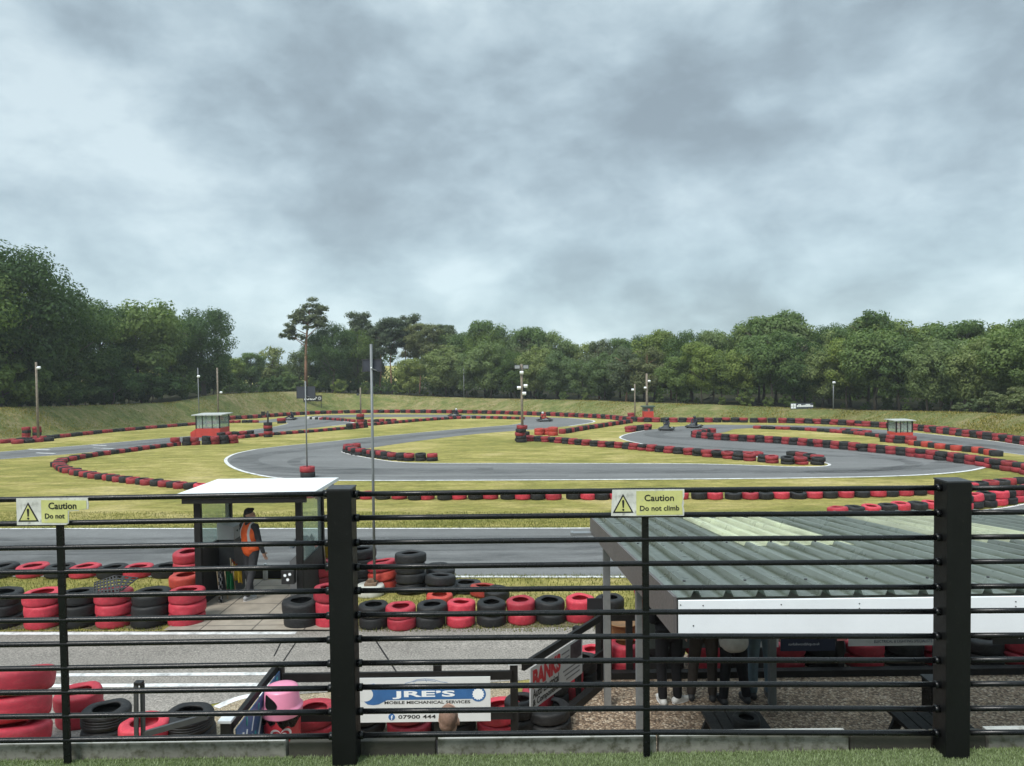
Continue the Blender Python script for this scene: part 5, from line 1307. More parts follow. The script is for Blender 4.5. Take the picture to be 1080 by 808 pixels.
for x in (1.18, 3.30, 5.7, 7.95):
    for y in (9.5 - .35, 7.0):
        if x in (3.30,) and y == 7.0: continue
        if x > 4 and y == 7.0: continue
        z0 = gz(y); zt = rz_(y) - .10
        m = MB(); m.box(S(x + (.05 if y == 7.0 else 0), y, (z0 + zt) / 2), (.085, .085, zt - z0)); m.build('post', GALV if x < 3 else GREYP, shed)
    m = MB(); m.bar(S(x + .08, 4.6, rz_(4.6) - .15), S(x + .08, 9.2, rz_(9.2) - .15), .05, .1); m.build('rafter', GALV, shed)

# barrier with signs at the back of the shed
e = empty('barrier', (5.4, 10.1, gz(10.1)), 'long black barrier of low rails and posts along the back of the shed', 'barrier')
m = MB(); z = gz(10.1)
m.box((0, -.06, .055), (8.4, .12, .11)); m.build('bottom_rail', BLKM, e)
m = MB(); m.box((0, 0, .86), (8.4, .05, .09)); m.build('top_rail', BLKM, e)
for x in (1.32, 1.62, 3.3, 4.62, 6.0, 7.4, 8.9):
    m = MB(); m.box((x - 5.4, .03, .46), (.09, .08, .92)); m.build('post', BLKM, e)
def panel(x0, x1, mat, label, z0=.42, z1=.83, y=10.065):
    q = empty('sign_board', (x0, y, z), label, 'sign', None)
    mm = MB(); mm.box(((x1 - x0) / 2, 0, (z0 + z1) / 2), (x1 - x0, .012, z1 - z0)); mm.build('board', mat, q); return q
GREYS = simple('grey_white_board', (.42, .43, .43), .5)
q = panel(3.32, 3.72, GREYS, 'small plain grey sign left of the navy sign at the back of the shed')
q = panel(3.75, 4.52, NAVY, 'navy sign with a white web address at the back of the shed', .36)
lettering(q, 'norfolkwoodshop.co.uk', .44, .05, .33, .455, -.008, simple('pale_ink', (.45, .47, .5), .6))
q = panel(4.55, 4.69, simple('pink_red_board', (.62, .22, .22), .5), 'tiny pink sign between the navy and grey signs', .50)
q = panel(4.71, 5.93, GREYS, 'grey sign with dark lettering about electrical lighting at the back of the shed')
lettering(q, 'ELECTRICAL & LIGHTING SPECIALISTS', .82, .042, .77, .485, -.008, simple('blue_grey_ink', (.04, .06, .09), .6))
q = panel(6.75, 7.6, INK, 'black sign with three white arrow chevrons at the right back of the shed')
mm = MB()
for k in range(3):
    xx = .36 + k * .05; mm.prism([(xx, .50), (xx + .012, .50), (xx + .035, .545), (xx + .012, .59), (xx, .59), (xx + .023, .545)], -.009, -.0065)
mm.build('chevrons', WHITE, q)
q = panel(1.02, 1.35, simple('dark_board', (.02, .02, .022), .5), 'dark board at the left end of the shed barrier', .9, 1.15)
q = panel(1.84, 2.95, simple('olive_grey_board', (.05, .06, .055), .5), 'dull dark sign behind the spectators under the shed')
# rusty drum
e = empty('oil_drum', (1.62, 10.75, gz(10.75)), 'rusty brown drum behind the barrier at the left of the shed', 'drum'); e.scale = (.9, .9, .68)
m = MB(); m.lathe([(.27, 0), (.29, .01), (.29, .27), (.30, .285), (.29, .3), (.29, .56), (.30, .575), (.29, .59), (.29, .86), (.30, .87), (.28, .885), (.27, .87), (0, .865)], 28); m.build('body', simple('rusty_drum', (.20, .10, .035), .55, .2, .4, 4, .2), e)

# front barrier with the white sign, the side barrier with the blue one, the slanting barrier
CAPM = simple('white_post_cap', (.55, .58, .60), .5)
def bpost(par, x, y, z, h, cap=False, w=.09):
    mm = MB(); mm.box((x, y, z + h / 2), (w, w, h)); o = mm.build('post', BLKM, par)
    if cap: mm = MB(); mm.box((x, y, z + h + .012), (w + .04, w + .03, .03), None, .006); mm.build('cap', CAPM, o)
z82 = gz(8.2)
e = empty('barrier', (-1.35, 8.2, z82), 'black timber barrier carrying the white spanner sign in front of the pit lane', 'barrier')
for x in (-2.72, -1.9, -.9, -.02): bpost(e, x + 1.35, 0, 0, .97, x == -.02)
m = MB(); m.box((0, -.06, .86), (2.62, .035, .10)); m.build('rail', BLKM, e)
m = MB(); m.box((0, -.06, .40), (2.62, .035, .10)); m.build('rail', BLKM, e)
e = empty('barrier', (-2.745, 7.5, gz(7.5)), 'black timber barrier running away on the left with the blue banner', 'barrier')
bpost(e, -.02, -.72, .03, 1.0, True); 
m = MB(); m.bar((0, -.72, .96), (0, .66, .95), .05, .075); m.build('rail', BLKM, e)
m = MB(); m.bar((0, -.72, .34), (0, .66, .33), .05, .09); m.build('rail', BLKM, e)
q = empty('banner', (-2.70, 7.5, gz(7.5)), 'dark blue banner with white and teal marks on the left barrier', 'banner')
m = MB(); m.box((0, -.02, .52), (.012, 1.3, .80)); m.build('board', simple('deep_blue_vinyl', (.06, .13, .27), .4, 0, .25, 4), q)
TEAL = simple('teal_print', (.04, .28, .30), .5)
m = MB()
for (y0, z0, y1, z1, w_) in ((-.60, .58, -.50, .80, .05), (-.48, .62, -.40, .78, .03), (-.36, .48, -.26, .66, .022), (-.28, .70, -.20, .84, .02), (-.12, .52, .06, .78, .03), (-.02, .40, .06, .50, .02), (.12, .48, .34, .80, .035), (.22, .40, .32, .54, .02), (.40, .56, .56, .76, .025), (.42, .42, .50, .50, .03), (-.15, .36, -.02, .42, .06)):
    m.bar((.0085, y0, z0), (.0085, y1, z1), .004, w_, (0, -.6, .8))
m.build('white_print', WHITE, q)
m = MB()
for (y0, z0, r1) in ((-.40, .86, .03), (-.38, .44, .04), (-.18, .60, .035), (-.06, .84, .03), (.10, .62, .045), (.18, .86, .03), (.36, .62, .035), (.52, .84, .04), (.38, .46, .03)):
    m.lathe([(r1, .0), (r1, .003), (0, .0031)], 14, Matrix.Translation((.0065, y0, z0)) @ Matrix.Rotation(R(90), 4, 'Y') @ Matrix.Diagonal((1.6, .8, 1, 1)))
m.build('teal_print', TEAL, q)
# white sign with the blue spanner
A = D(377, 762.5, 8.10); Bp = D(517, 714, 8.10); w = Bp.x - A.x; h = Bp.z - A.z
q = empty('sign_board', (A.x, 8.105, A.z), 'white sign with a blue spanner and lettering on the front barrier', 'sign')
m = MB(); m.box((w / 2, .006, h / 2), (w, .012, h)); m.build('board', simple('white_sign_board', (.66, .68, .68), .45, 0, .05, 3, dirt=((.4, .4, .38), .74, .95)), q)
BLUE = simple('blue_print', (.035, .13, .33), .45)
def zx(X, Yp): return ((X - 203) / 754 * w, (470 - Yp) / 255 * h)      # print layout measured on the sign
def outline(name, pts, mat, par, y0=-.0022, y1=-.0004):
    mm = MB(); mm.prism([zx(*t) for t in pts], y0, y1); return mm.build(name, mat, par)
sp = [(340, 276), (870, 283), (905, 340), (372, 342), (352, 352), (325, 366), (295, 370), (262, 366), (244, 350), (250, 330), (250, 290), (248, 268), (270, 252), (300, 246), (325, 258)]
so_ = outline('spanner', sp, BLUE, q)
mm = MB(); mm.prism([zx(250 + 44 * math.cos(t * .2618), 308 + 40 * math.sin(t * .2618)) for t in range(24)], -.0030, -.0023); mm.build('jaw_notch', MATS['white_sign_board'], so_)
mm = MB(); mm.prism([zx(888 + 43 * math.cos(t * .2618), 313 + 43 * math.sin(t * .2618)) for t in range(24)], -.0032, -.0023); rg = mm.build('ring', BLUE, so_)
gp = []
for t in range(28):
    rr = 35 if t % 2 == 0 else 29
    gp.append(zx(888 + rr * math.cos(t * .2244), 313 + rr * math.sin(t * .2244)))
mm = MB(); mm.prism(gp, -.0042, -.0033); mm.build('gear', WHITE, rg)
lettering(q, 'JRE\u2019S', 355 / 754 * w, 46 / 255 * h, *zx(580, 313), -.0026, WHITE, .03)
lettering(q, 'MOBILE MECHANICAL SERVICES', 485 / 754 * w, 17 / 255 * h, *zx(600, 357), -.0006, INK, .02)
lettering(q, '07900 444', 212 / 754 * w, 22 / 255 * h, *zx(540, 440), -.0006, INK, .02)
mm = MB(); mm.prism([zx(397 + 19 * math.cos(t * .3142), 440 + 19 * math.sin(t * .3142)) for t in range(20)], -.0022, -.0004); ic = mm.build('round_icon', BLUE, q)
lettering(ic, 'f', 11 / 754 * w, 26 / 255 * h, *zx(398, 442), -.0026, WHITE, .03)
mm = MB()
for pl in ([(455, 262), (480, 246), (515, 238), (545, 226), (590, 222), (640, 228), (675, 240), (715, 246)], [(520, 240), (545, 232), (600, 230), (650, 238)], [(470, 250), (500, 255), (530, 248)], [(590, 224), (598, 240)]):
    P = [zx(*t) for t in pl]
    for a, b in zip(P, P[1:]): mm.bar((a[0], -.0012, a[1]), (b[0], -.0012, b[1]), .0016, .0032, (0, 0, 1) if abs(a[0] - b[0]) > abs(a[1] - b[1]) else (1, 0, 0))
mm.build('car_outline', BLUE, q)
# slanting barrier and its sign
a = Vector((.03, 8.2, 0)); d_ = Vector((1.17, 1.8, 0)).normalized(); ln = 2.15
e = empty('barrier', (a.x, a.y, z82), 'black timber barrier slanting away to the shed posts with the red lettered sign', 'barrier')
ang = math.atan2(d_.y, d_.x); e.rotation_euler = (0, SL * d_.y * 1.0, ang)
for t in (1.42, 2.1): bpost(e, t, 0, 0, .97)
m = MB(); m.box((ln / 2, -.05, .93), (ln, .04, .09)); m.build('rail', BLKM, e)
m = MB(); m.box((ln / 2 + .7, -.05, .42), (ln - 1.4, .04, .09)); m.build('rail', BLKM, e)
q = empty('sign_board', a + d_ * .10 + Vector((d_.y, -d_.x, 0)) * .085 + Vector((0, 0, z82)), 'white and grey sign with bold red lettering on the slanting barrier', 'sign')
q.rotation_euler = (0, SL * d_.y, ang); w = 1.30; h = .50; b0 = .38
m = MB(); m.box((w / 2, 0, b0 + h / 2), (w, .012, h)); m.build('board', simple('pale_grey_sign', (.52, .53, .54), .45, 0, .06, 3), q)
REDINK = simple('red_ink', (.50, .015, .03), .45)
lettering(q, 'BANKS', .66, .22, .38, b0 + .35, -.008, REDINK, .05)
lettering(q, 'Auto Electrical', .62, .105, .36, b0 + .175, -.008, INK, .02)
lettering(q, '& Components', .62, .10, .36, b0 + .06, -.008, INK, .02)
m = MB(); m.box((1.12, -.0078, b0 + .36), (.3, .002, .22)); m.build('dark_picture', simple('dark_photo_print', (.06, .045, .055), .4, 0, .8, 9), q)
m = MB()
for k in range(3): m.box((1.0 + .02 * k, -.0078, b0 + .19 - .06 * k), (.44 - .04 * k, .002, .018))
for k in range(2): m.box((.84, -.0078, b0 + .42 - .07 * k), (.2, .002, .018))
m.build('small_print', simple('grey_ink', (.15, .15, .16), .5), q)
# timber edging in the gravel
m = MB(); A = G(577, 775); Bp = G(632, 727); A.z = gz(A.y); Bp.z = gz(Bp.y); m.bar(A + Vector((0, 0, .05)), Bp + Vector((0, 0, .05)), .10, .14); tag(m.build('timber_edging', BLKM), 'black timber edging lying across the gravel beside the slanting barrier', 'edging')

# pink bin
bl = D(297, 722, 7.6); BINH = bl.z - gz(7.6); bl.z = gz(7.6)
e = empty('litter_bin', bl, 'pink lidded litter bin with a red base and heart emblem', 'bin'); e.scale = (BINH / 1.075,) * 3
REDB = simple('bin_red', (.42, .02, .035), .4); PINK = simple('pink_plastic', (.72, .25, .38), .35, 0, .05, 4)
m = MB(); m.lathe([(.17, 0), (.185, .02), (.205, .72), (.208, .755)], 32); m.build('base', REDB, e)
m = MB(); n_ = 40; ringA = []; ringB = []
for k in range(n_):
    t = 2 * math.pi * k / n_; ringA.append(m.bm.verts.new((.211 * math.cos(t), .211 * math.sin(t), .765))); ringB.append(m.bm.verts.new(((.214 + .012 * math.sin(t * 9)) * math.cos(t), (.214 + .012 * math.sin(t * 9)) * math.sin(t), .69 + .03 * math.sin(t * 3 + 1) + .02 * math.sin(t * 11))))
for k in range(n_): m.face([ringA[k], ringA[(k + 1) % n_], ringB[(k + 1) % n_], ringB[k]], True)
bmesh.ops.solidify(m.bm, geom=m.bm.faces[:], thickness=.004); m.build('bin_liner', simple('black_polythene', (.01, .01, .011), .25, 0, .3, 30, .3), e)
m = MB(); m.lathe([(.222, .755), (.225, .765), (.224, .80), (.232, .825), (.232, .838), (.206, .846), (.198, .87), (.186, 1.03), (.174, 1.05), (.12, 1.066), (0, 1.075)], 40); lid = m.build('lid', PINK, e)
# opening on the left front of the lid
t0 = R(205); m = MB()
pts = [(-.062, -.06), (.0, -.095), (.055, -.075), (.072, -.02), (.03, .05), (-.06, .098), (-.072, .02)]
pts = [(p.x, p.y) for p in catmull([(a * 1.15, b, 0) for a, b in pts], 5, True)]
mt = Matrix.Rotation(t0 + R(43), 4, 'Z')
for nm, sc, rr, mat in (('opening', 1.0, .1995, INK),):
    vs = []
    for x, z in pts:
        th = x * sc / .2; vs.append(Vector((math.cos(th) * (rr - (z) * .07), math.sin(th) * (rr - z * .07), 0.94 + z * sc * .85)))
    V_ = m.verts([mt @ v for v in vs]); C_ = m.bm.verts.new(mt @ Vector((rr + .0012, 0, .94)))
    for k in range(len(V_)): m.face([V_[k], V_[(k + 1) % len(V_)], C_])
bmesh.ops.solidify(m.bm, geom=m.bm.faces[:], thickness=.003); m.build('opening', INK, lid)
def heart(s, cx, cz): return [(cx + s * 16 * math.sin(t) ** 3 / 17, cz + s * (13 * math.cos(t) - 5 * math.cos(2 * t) - 2 * math.cos(3 * t) - math.cos(4 * t)) / 17) for t in [k * 2 * math.pi / 40 for k in range(40)]]
def wrap_heart(name, s, rr, mat):
    mm = MB(); vs = []
    ang0 = R(-90) + R(12)
    top_ = []
    for x, z in heart(s, 0, .57): th = ang0 + x / .2; vs.append(Vector(((rr) * math.cos(th), rr * math.sin(th), z)))
    c = Vector((rr * math.cos(ang0) * 1.0, rr * math.sin(ang0), .57)); V_ = mm.verts(vs); C_ = mm.bm.verts.new(c + Vector((math.cos(ang0), math.sin(ang0), 0)) * .002)
    for k in range(40): mm.face([V_[k], V_[(k + 1) % 40], C_])
    bmesh.ops.solidify(mm.bm, geom=mm.bm.faces[:], thickness=.002); return mm.build(name, mat, e)
wrap_heart('heart_emblem', .125, .206, WHITE); wrap_heart('heart_emblem', .098, .2125, REDB); wrap_heart('heart_emblem', .072, .219, WHITE); wrap_heart('heart_emblem', .05, .2255, REDB)

# grey trolley frame among the foreground tyres
ty = 6.6; e = empty('trolley', (D(148, 780, ty).x, ty, gz(ty)), 'grey metal trolley frame with two uprights standing in front of the black and red tyres', 'trolley')
STEEL = simple('dull_grey_steel', (.07, .073, .077), .5, .3, .2, 10)
zt = D(148, 723, ty).z - gz(ty); s = ty / FPX
m = MB(); m.bar((-6.0 * s, 0, 0.03), (-3 * s, 0, zt), .036, .02, (0, 1, 0)); m.build('upright', STEEL, e)
m = MB(); m.bar((-.5 * s, .04, 0.03), (1.5 * s, .04, zt), .036, .02, (0, 1, 0)); m.build('upright', STEEL, e)
m = MB(); m.bar((5 * s, .02, D(148, 775, ty).z - gz(ty)), (72 * s, .02, D(148, 757, ty).z - gz(ty)), .04, .05); m.build('handle_bar', STEEL, e)
m = MB(); m.box((30 * s, .1, .16), (.7, .4, .06)); m.build('deck', STEEL, e)
for x in (2 * s, 60 * s):
    m = MB(); m.lathe([(.03, -.03), (.08, -.03), (.08, .03), (.03, .03)], 16, Matrix.Translation((x, .1, .08)) @ Matrix.Rotation(R(90), 4, 'X')); m.build('wheel', M_BLACK, e)
m = MB(); 
for k in (-2.5, .5): m.box((k * s, .02, zt + .015), (.05, .06, .035), None, .01)
m.build('end_cap', INK, e)
# white sticker on a red tyre
pt = STICK; m = MB(); zz0 = gz(pt.y) + .33
vs = []
for k in range(9):
    th = R(-90) + (k - 4) * .11; vs.append((pt.x + .281 * math.cos(th), pt.y + .281 * math.sin(th)))
for (xa, ya), (xb, yb) in zip(vs, vs[1:]): m.face(m.verts([(xa, ya, zz0 - .085), (xb, yb, zz0 - .085), (xb, yb, zz0 + .0), (xa, ya, zz0 + .0)]))
bmesh.ops.remove_doubles(m.bm, verts=m.bm.verts[:], dist=.0005); bmesh.ops.solidify(m.bm, geom=m.bm.faces[:], thickness=.002)
tag(m.build('sticker', WHITE), 'blank white sticker on the red tyre stack behind the trolley', 'sticker')

# picnic tables
def picnic(cx, cy, label, wd):
    z0 = gz(cy) + .015
    e = empty('picnic_table', (cx, cy, z0), label, 'picnic table', 'black slatted picnic tables on the gravel')
    ln = 1.35
    for k in range(5):
        m = MB(); m.box((-wd / 2 + wd / 5 * (k + .5), 0, .72), (wd / 5 - .012, ln, .035), None, .004); m.build('top_slat', BLKM, e)
    for sx in (-1, 1):
        for k in range(2):
            m = MB(); m.box((sx * (wd / 2 + .22 + .13 * k), 0, .43), (.12, ln, .035), None, .004); m.build('bench_slat', BLKM, e)
    for sy in (-.5, .5):
        m = MB(); m.bar((-wd / 2 + .05, sy, .70), (-wd / 2 - .25, sy, 0), .04, .09); m.build('leg', BLKM, e)
        m = MB(); m.bar((wd / 2 - .05, sy, .70), (wd / 2 + .25, sy, 0), .04, .09); m.build('leg', BLKM, e)
        m = MB(); m.box((0, sy + .045, .39), (wd + .75, .035, .08)); m.build('crossbeam', BLKM, e)
        m = MB(); m.box((0, sy + .045, .675), (wd - .04, .035, .06)); m.build('top_beam', BLKM, e)
    return z0
z0 = picnic(2.22, 6.72, 'black slatted picnic table with a small tyre standing on it', .6)
TYM = get_tyre('black', 0, False); o = bpy.data.objects.new('tyre', TYM); COL.objects.link(o); o.location = (2.27, 7.0, z0 + .74); o.scale = (.135, .135, .12); tag(o, 'small black kart tyre standing on the left picnic table', 'tyre')
picnic(4.17, 6.72, 'black slatted picnic table half hidden by the right big railing post', .66)
# waste post by the right table
e = empty('black_bin', (4.58, 7.75, gz(7.75)), 'slim black box standing behind the right picnic table', 'box')
m = MB(); m.box((0, 0, .45), (.20, .2, .9), None, .01); m.build('body', BLK, e); m = MB(); m.box((0, 0, .91), (.22, .22, .02)); m.build('lid', DARK, e)
# ------------------------------------------------------------------ trees
tr = random.Random(5)
def leaf_mesh(name, puffs, n, size, mat, up=0.35, fill=0.35):
    """many small leaf faces spread through clumps (centre, radii)"""
    m = MB(); tot = sum(p[1][0] * p[1][1] + p[1][2] * p[1][0] for p in puffs)
    V = []; F = []
    for c, r in puffs:
        k = int(n * (r[0] * r[1] + r[2] * r[0]) / tot)
        for _ in range(k):
            a = tr.random() * 6.2832; z = tr.uniform(-1, 1); q = math.sqrt(1 - z * z)
            d = Vector((q * math.cos(a), q * math.sin(a), z)); rad = tr.random() ** fill
            rad *= 1 + .18 * noise.noise(Vector((c[0] * 3 + d.x * 2.2, c[1] * 3 + d.y * 2.2, c[2] * 3 + d.z * 2.2)))
            p = Vector((c[0] + d.x * r[0] * rad, c[1] + d.y * r[1] * rad, c[2] + d.z * r[2] * rad))
            nn = (d + Vector((tr.gauss(0, .33), tr.gauss(0, .33), up + tr.gauss(0, .33)))).normalized()
            t = nn.orthogonal().normalized(); t = Matrix.Rotation(tr.random() * 6.28, 3, nn) @ t; b = nn.cross(t)
            s = size * tr.uniform(.6, 1.35); i = len(V)
            V += [p - t * s, p + b * s * .55, p + t * s, p - b * s * .55]; F.append((i, i + 1, i + 2, i + 3))
    me = bpy.data.meshes.new(name); me.from_pydata(V, [], F); me.materials.append(mat); return me
def limbs(name, trunk_h, top_h, r, spread, n, mat, lean=0.02, seed=0):
    rr = random.Random(seed); m = MB()
    P = []; x = y = 0
    for k in range(7):
        f = k / 6; P.append((x, y, f * top_h * .88)); x += rr.gauss(0, lean); y += rr.gauss(0, lean)
    m.tube(P, [r * (1.25 if k == 0 else 1 - .13 * k) for k in range(7)], 8)
    for i in range(n):
        f = rr.uniform(trunk_h, .8); a = rr.random() * 6.28; z0 = f * top_h; L_ = spread * rr.uniform(.6, 1.0) * (1.15 - f * .6)
        k = min(5, int(f * 6 / .88)); bx, by = P[k][0], P[k][1]
        p0 = Vector((bx, by, z0)); p1 = p0 + Vector((math.cos(a) * L_ * .5, math.sin(a) * L_ * .5, L_ * .3)); p2 = p0 + Vector((math.cos(a) * L_, math.sin(a) * L_, L_ * .62))
        m.tube([p0, p1, p2], [r * .42, r * .28, r * .1], 6)
    return m.mesh(name, mat)
def broad(seed, wd, low, npuff, n, size, mat, droop=0.0):
    """crown of height 1 (from 'low' to 1), width wd (relative to height)"""
    rr = random.Random(seed); pf = []
    cz = (1 + low) / 2; hz_ = (1 - low) / 2
    lob = [rr.uniform(.72, 1.15) for _ in range(7)]
    for i in range(npuff):
        a = rr.random() * 6.28; u = rr.random(); zr = rr.uniform(-.9, .95)
        env = math.sqrt(max(.05, 1 - abs(zr) ** 2.2)) * (1 if zr > -.2 else 1 + zr * .25)
        rad = wd / 2 * env * (.35 + .65 * math.sqrt(u)) * .86 * lob[int(a / 6.2832 * 7 + zr * 2) % 7]
        s = rr.uniform(.055, .135) * (1.25 - .35 * abs(zr))
        pf.append(((math.cos(a) * rad, math.sin(a) * rad, cz + zr * hz_ * .88), (s * 1.25, s * 1.25, s * .85)))
    pf.append(((0, 0, cz), (wd * .18, wd * .18, hz_ * .5)))
    return leaf_mesh('crown', pf, n, size, mat)
VAR = {}
def variant(key, f):
    if key not in VAR: VAR[key] = f()
    return VAR[key]
def oak(i): return variant(('oak', i), lambda: (broad(20 + i, .92, .12, 60, 26000, .0118, L_OAK), limbs('trunk', .2, 1, .028, .38, 12, BARK, .01, 40 + i)))
def mid(i): return variant(('mid', i), lambda: (broad(50 + i, .78 + .06 * (i % 3), .20 + .05 * (i % 2), 46, 14000, .0175, L_MID), limbs('trunk', .22, 1, .017, .33, 9, BARK, .012, 70 + i)))
def pale(i): return variant(('pale', i), lambda: (broad(90 + i, .8, .14, 42, 13000, .0175, L_LIGHT), limbs('trunk', .2, 1, .018, .33, 9, BARK, .012, 100 + i)))
def airy(i): return variant(('airy', i), lambda: (broad(120 + i, .62, .12, 26, 2600, .024, L_GREY), limbs('trunk', .2, 1, .014, .3, 14, BARK, .02, 130 + i)))
def bushy(i): return variant(('bush', i), lambda: (broad(150 + i, 1.3, -.05, 26, 5200, .035, (L_MID, L_GREY, L_OAK)[i % 3]), limbs('trunk', .1, .8, .02, .4, 8, BARK, .02, 160 + i)))
def darkfir(i): return variant(('fir', i), lambda: (broad(170 + i, .72, .16, 44, 13000, .017, L_PINE), limbs('trunk', .2, 1, .018, .33, 9, BARKP, .01, 180 + i)))
def pine(i):
    def f():
        rr = random.Random(200 + i); pf = []
        lo = (.58, .62, .55)[i % 3]
        for k in range(42):
            a = rr.random() * 6.28; z = rr.uniform(lo, .97); rad = rr.uniform(.02, .20) * (1.2 - abs(z - .78) * 1.7)
            s = rr.uniform(.035, .075); pf.append(((math.cos(a) * rad, math.sin(a) * rad, z + rad * .15), (s * 1.35, s * 1.35, s * .8)))
        return (leaf_mesh('crown', pf, 10000, .0125, L_PINE, .5, .8), limbs('trunk', .55, 1, .0115, .17, 12, BARKP, .012, 210 + i))
    return variant(('pine', i), f)
def lonepine():
    def f():
        pf = []; rr = random.Random(3)
        for (x, z, s) in ((.06, .95, .075), (.12, .93, .06), (-.02, .90, .07), (.03, .86, .08), (-.07, .84, .06), (.10, .86, .05), (.17, .80, .045), (.13, .76, .05), (-.12, .74, .05), (-.15, .68, .055), (-.10, .66, .05), (-.18, .64, .035), (.0, .78, .06), (.06, .74, .03)):
            
            for q_ in range(6): pf.append(((x + rr.gauss(0, s * .75), rr.uniform(-.07, .07), z + rr.gauss(0, s * .42)), (s * .85, s * .75, s * .5)))
        m = MB(); m.tube([(0, 0, 0), (.004, 0, .3), (.012, 0, .6), (.03, 0, .78), (.05, 0, .93)], [.017, .0135, .0105, .008, .004], 8)
        for a, b, c in (((.012, 0, .56), (-.07, 0, .61), (-.15, .01, .66)), ((.02, 0, .66), (-.05, .02, .70), (-.11, 0, .74)), ((.02, 0, .63), (.08, 0, .70), (.14, 0, .77)), ((.03, 0, .76), (.09, 0, .79), (.16, 0, .80)), ((.03, 0, .76), (-.02, 0, .82), (-.06, 0, .84)), ((.01, 0, .52), (-.06, .03, .58), (-.12, .05, .63))):
            m.tube([a, b, c], [.006, .004, .002], 6)
        return (leaf_mesh('crown', pf, 9000, .0115, L_PINE, .45, .9), m.mesh('trunk', BARKP))
    return variant('lone', f)
NTREE = 0
def tree(px, top, back, shape, label, group=None, name='tree', sx=1.0, cat='tree', base=None):
    global NTREE
    b = base or bank_at(px, back); hgt = D(px, top, b.y).z - b.z
    if hgt < .5: return
    e = empty(name, b, label, cat, group, tr.random() * 6.28 if shape is not LP else 0, (hgt * sx, hgt * sx, hgt))
    c = link_mesh('crown', shape[0], e); t = link_mesh('trunk', shape[1], e); NTREE += 1
    return e
LP = lonepine()
GL = 'dark trees on the left bank'
tree(-50, 262, 7, oak(0), 'dark oak cut by the left edge of the photo, behind the tallest oak', GL, 'oak_tree', 1.1)
tree(18, 257, 4, oak(1), 'tallest dark oak at the left end of the bank', GL, 'oak_tree', .86)
tree(66, 297, 6, oak(2), 'dark oak just right of the tallest oak, its shoulder stepping down', GL, 'oak_tree', .95)
tree(108, 318, 9, oak(0), 'thin topped oak between the tallest oak and the twin domed trees', GL, 'oak_tree', .8)
tree(150, 313, 6, mid(1), 'first of the twin domed trees left of the gap, paler than its neighbours', GL, 'broadleaf_tree', .95)
tree(215, 322, 5, oak(2), 'domed dark tree at the edge of the gap above the left booth', GL, 'oak_tree', .92)
tree(182, 332, 9, mid(0), 'tree filling the dip between the twin domed trees', GL, 'broadleaf_tree', .9)
for px, top, lab in ((30, 372, 'dark bush at the foot of the tallest oak'), (75, 380, 'dark bush below the stepping oak'), (118, 378, 'shrub between the oak and domed trees'), (160, 385, 'low shrub below the paler domed tree'), (195, 384, 'shrub behind the left booth poles'), (0, 370, 'dark bush at the left edge of the photo')):
    tree(px, top, 3, bushy(2), lab, 'bushes under the left trees', 'bush', 1.0, 'bush')
tree(243, 374, 16, mid(2), 'small far tree at the right foot of the domed dark tree', None, 'broadleaf_tree')
tree(266, 371, 18, mid(0), 'rounded small far tree in the gap left of the lone pine', None, 'broadleaf_tree', 1.0)
tree(289, 363, 22, airy(0), 'pale airy birch in the gap left of the lone pine', None, 'birch_tree', 1.1)
tree(304, 384, 20, mid(1), 'low dark tree at the foot of the lone pine', None, 'broadleaf_tree', 1.3)
tree(316, 366, 12, airy(1), 'grey green thin tree just behind the lone pine trunk', None, 'birch_tree', .9)
tree(338, 352, 14, oak(0), 'dark bushy tree filling in right behind the lone pine trunk', None, 'oak_tree', .8)
tree(323, 321, 6, LP, 'lone tall pine with a bare reddish trunk leaning over the gap', None, 'pine_tree', 1.25)
tree(352, 340, 6, oak(1), 'dark rounded tree right of the lone pine', None, 'oak_tree', .75)
tree(378, 345, 8, oak(2), 'dark tree behind the tall panel pole', None, 'oak_tree', .75)
for k, (px, top, bk) in enumerate(((378, 331, 14), (402, 340, 10), (414, 336, 8), (428, 334, 12), (443, 342, 9), (457, 344, 7), (468, 342, 12), (396, 347, 16), (436, 350, 18))):
    tree(px, top, bk, pine(k), 'dark topped pine with bare reddish trunk in the clump right of the lone pine', 'pines in the clump behind the tall panel pole', 'pine_tree', 1.0)
tree(432, 377, 3, pale(1), 'small bright green round tree in front of the pine clump', None, 'broadleaf_tree', 1.0)
tree(395, 353, 12, pale(2), 'yellow green tree top peeping over the tall panel pole', None, 'broadleaf_tree', .6)
tree(471, 364, 4, pale(0), 'pale green broad tree right of the pine clump', None, 'broadleaf_tree', 1.25)
SIL = [(440, 345), (480, 345), (495, 347), (512, 337), (535, 342), (555, 345), (600, 353), (640, 357), (665, 348), (700, 352), (740, 350), (775, 347), (800, 335), (818, 328), (835, 340), (860, 343), (890, 342), (915, 325), (930, 335), (945, 340), (985, 336), (1030, 333), (1080, 330), (1180, 325), (1400, 320)]
GF = 'trees of the wood behind the far bank'
x = 492; i = 0
while x < 1180:
    kind = tr.random()
    shp = pale(tr.randrange(3)) if kind < .42 else (mid(tr.randrange(4)) if kind < .9 else oak(tr.randrange(3)))
    if 655 < x < 700: shp = darkfir(0)
    tree(x, interp(SIL, x) + tr.uniform(8, 26), tr.uniform(2.5, 5), shp, 'broad green tree in the front rank of the wood behind the far bank' if shp is not VAR.get(('fir', 0)) else 'dark needled tree behind the red hut', GF if shp is not VAR.get(('fir', 0)) else 'dark needled trees behind the red hut', 'broadleaf_tree', tr.uniform(.85, 1.05))
    x += tr.uniform(21, 31); i += 1
x = 470
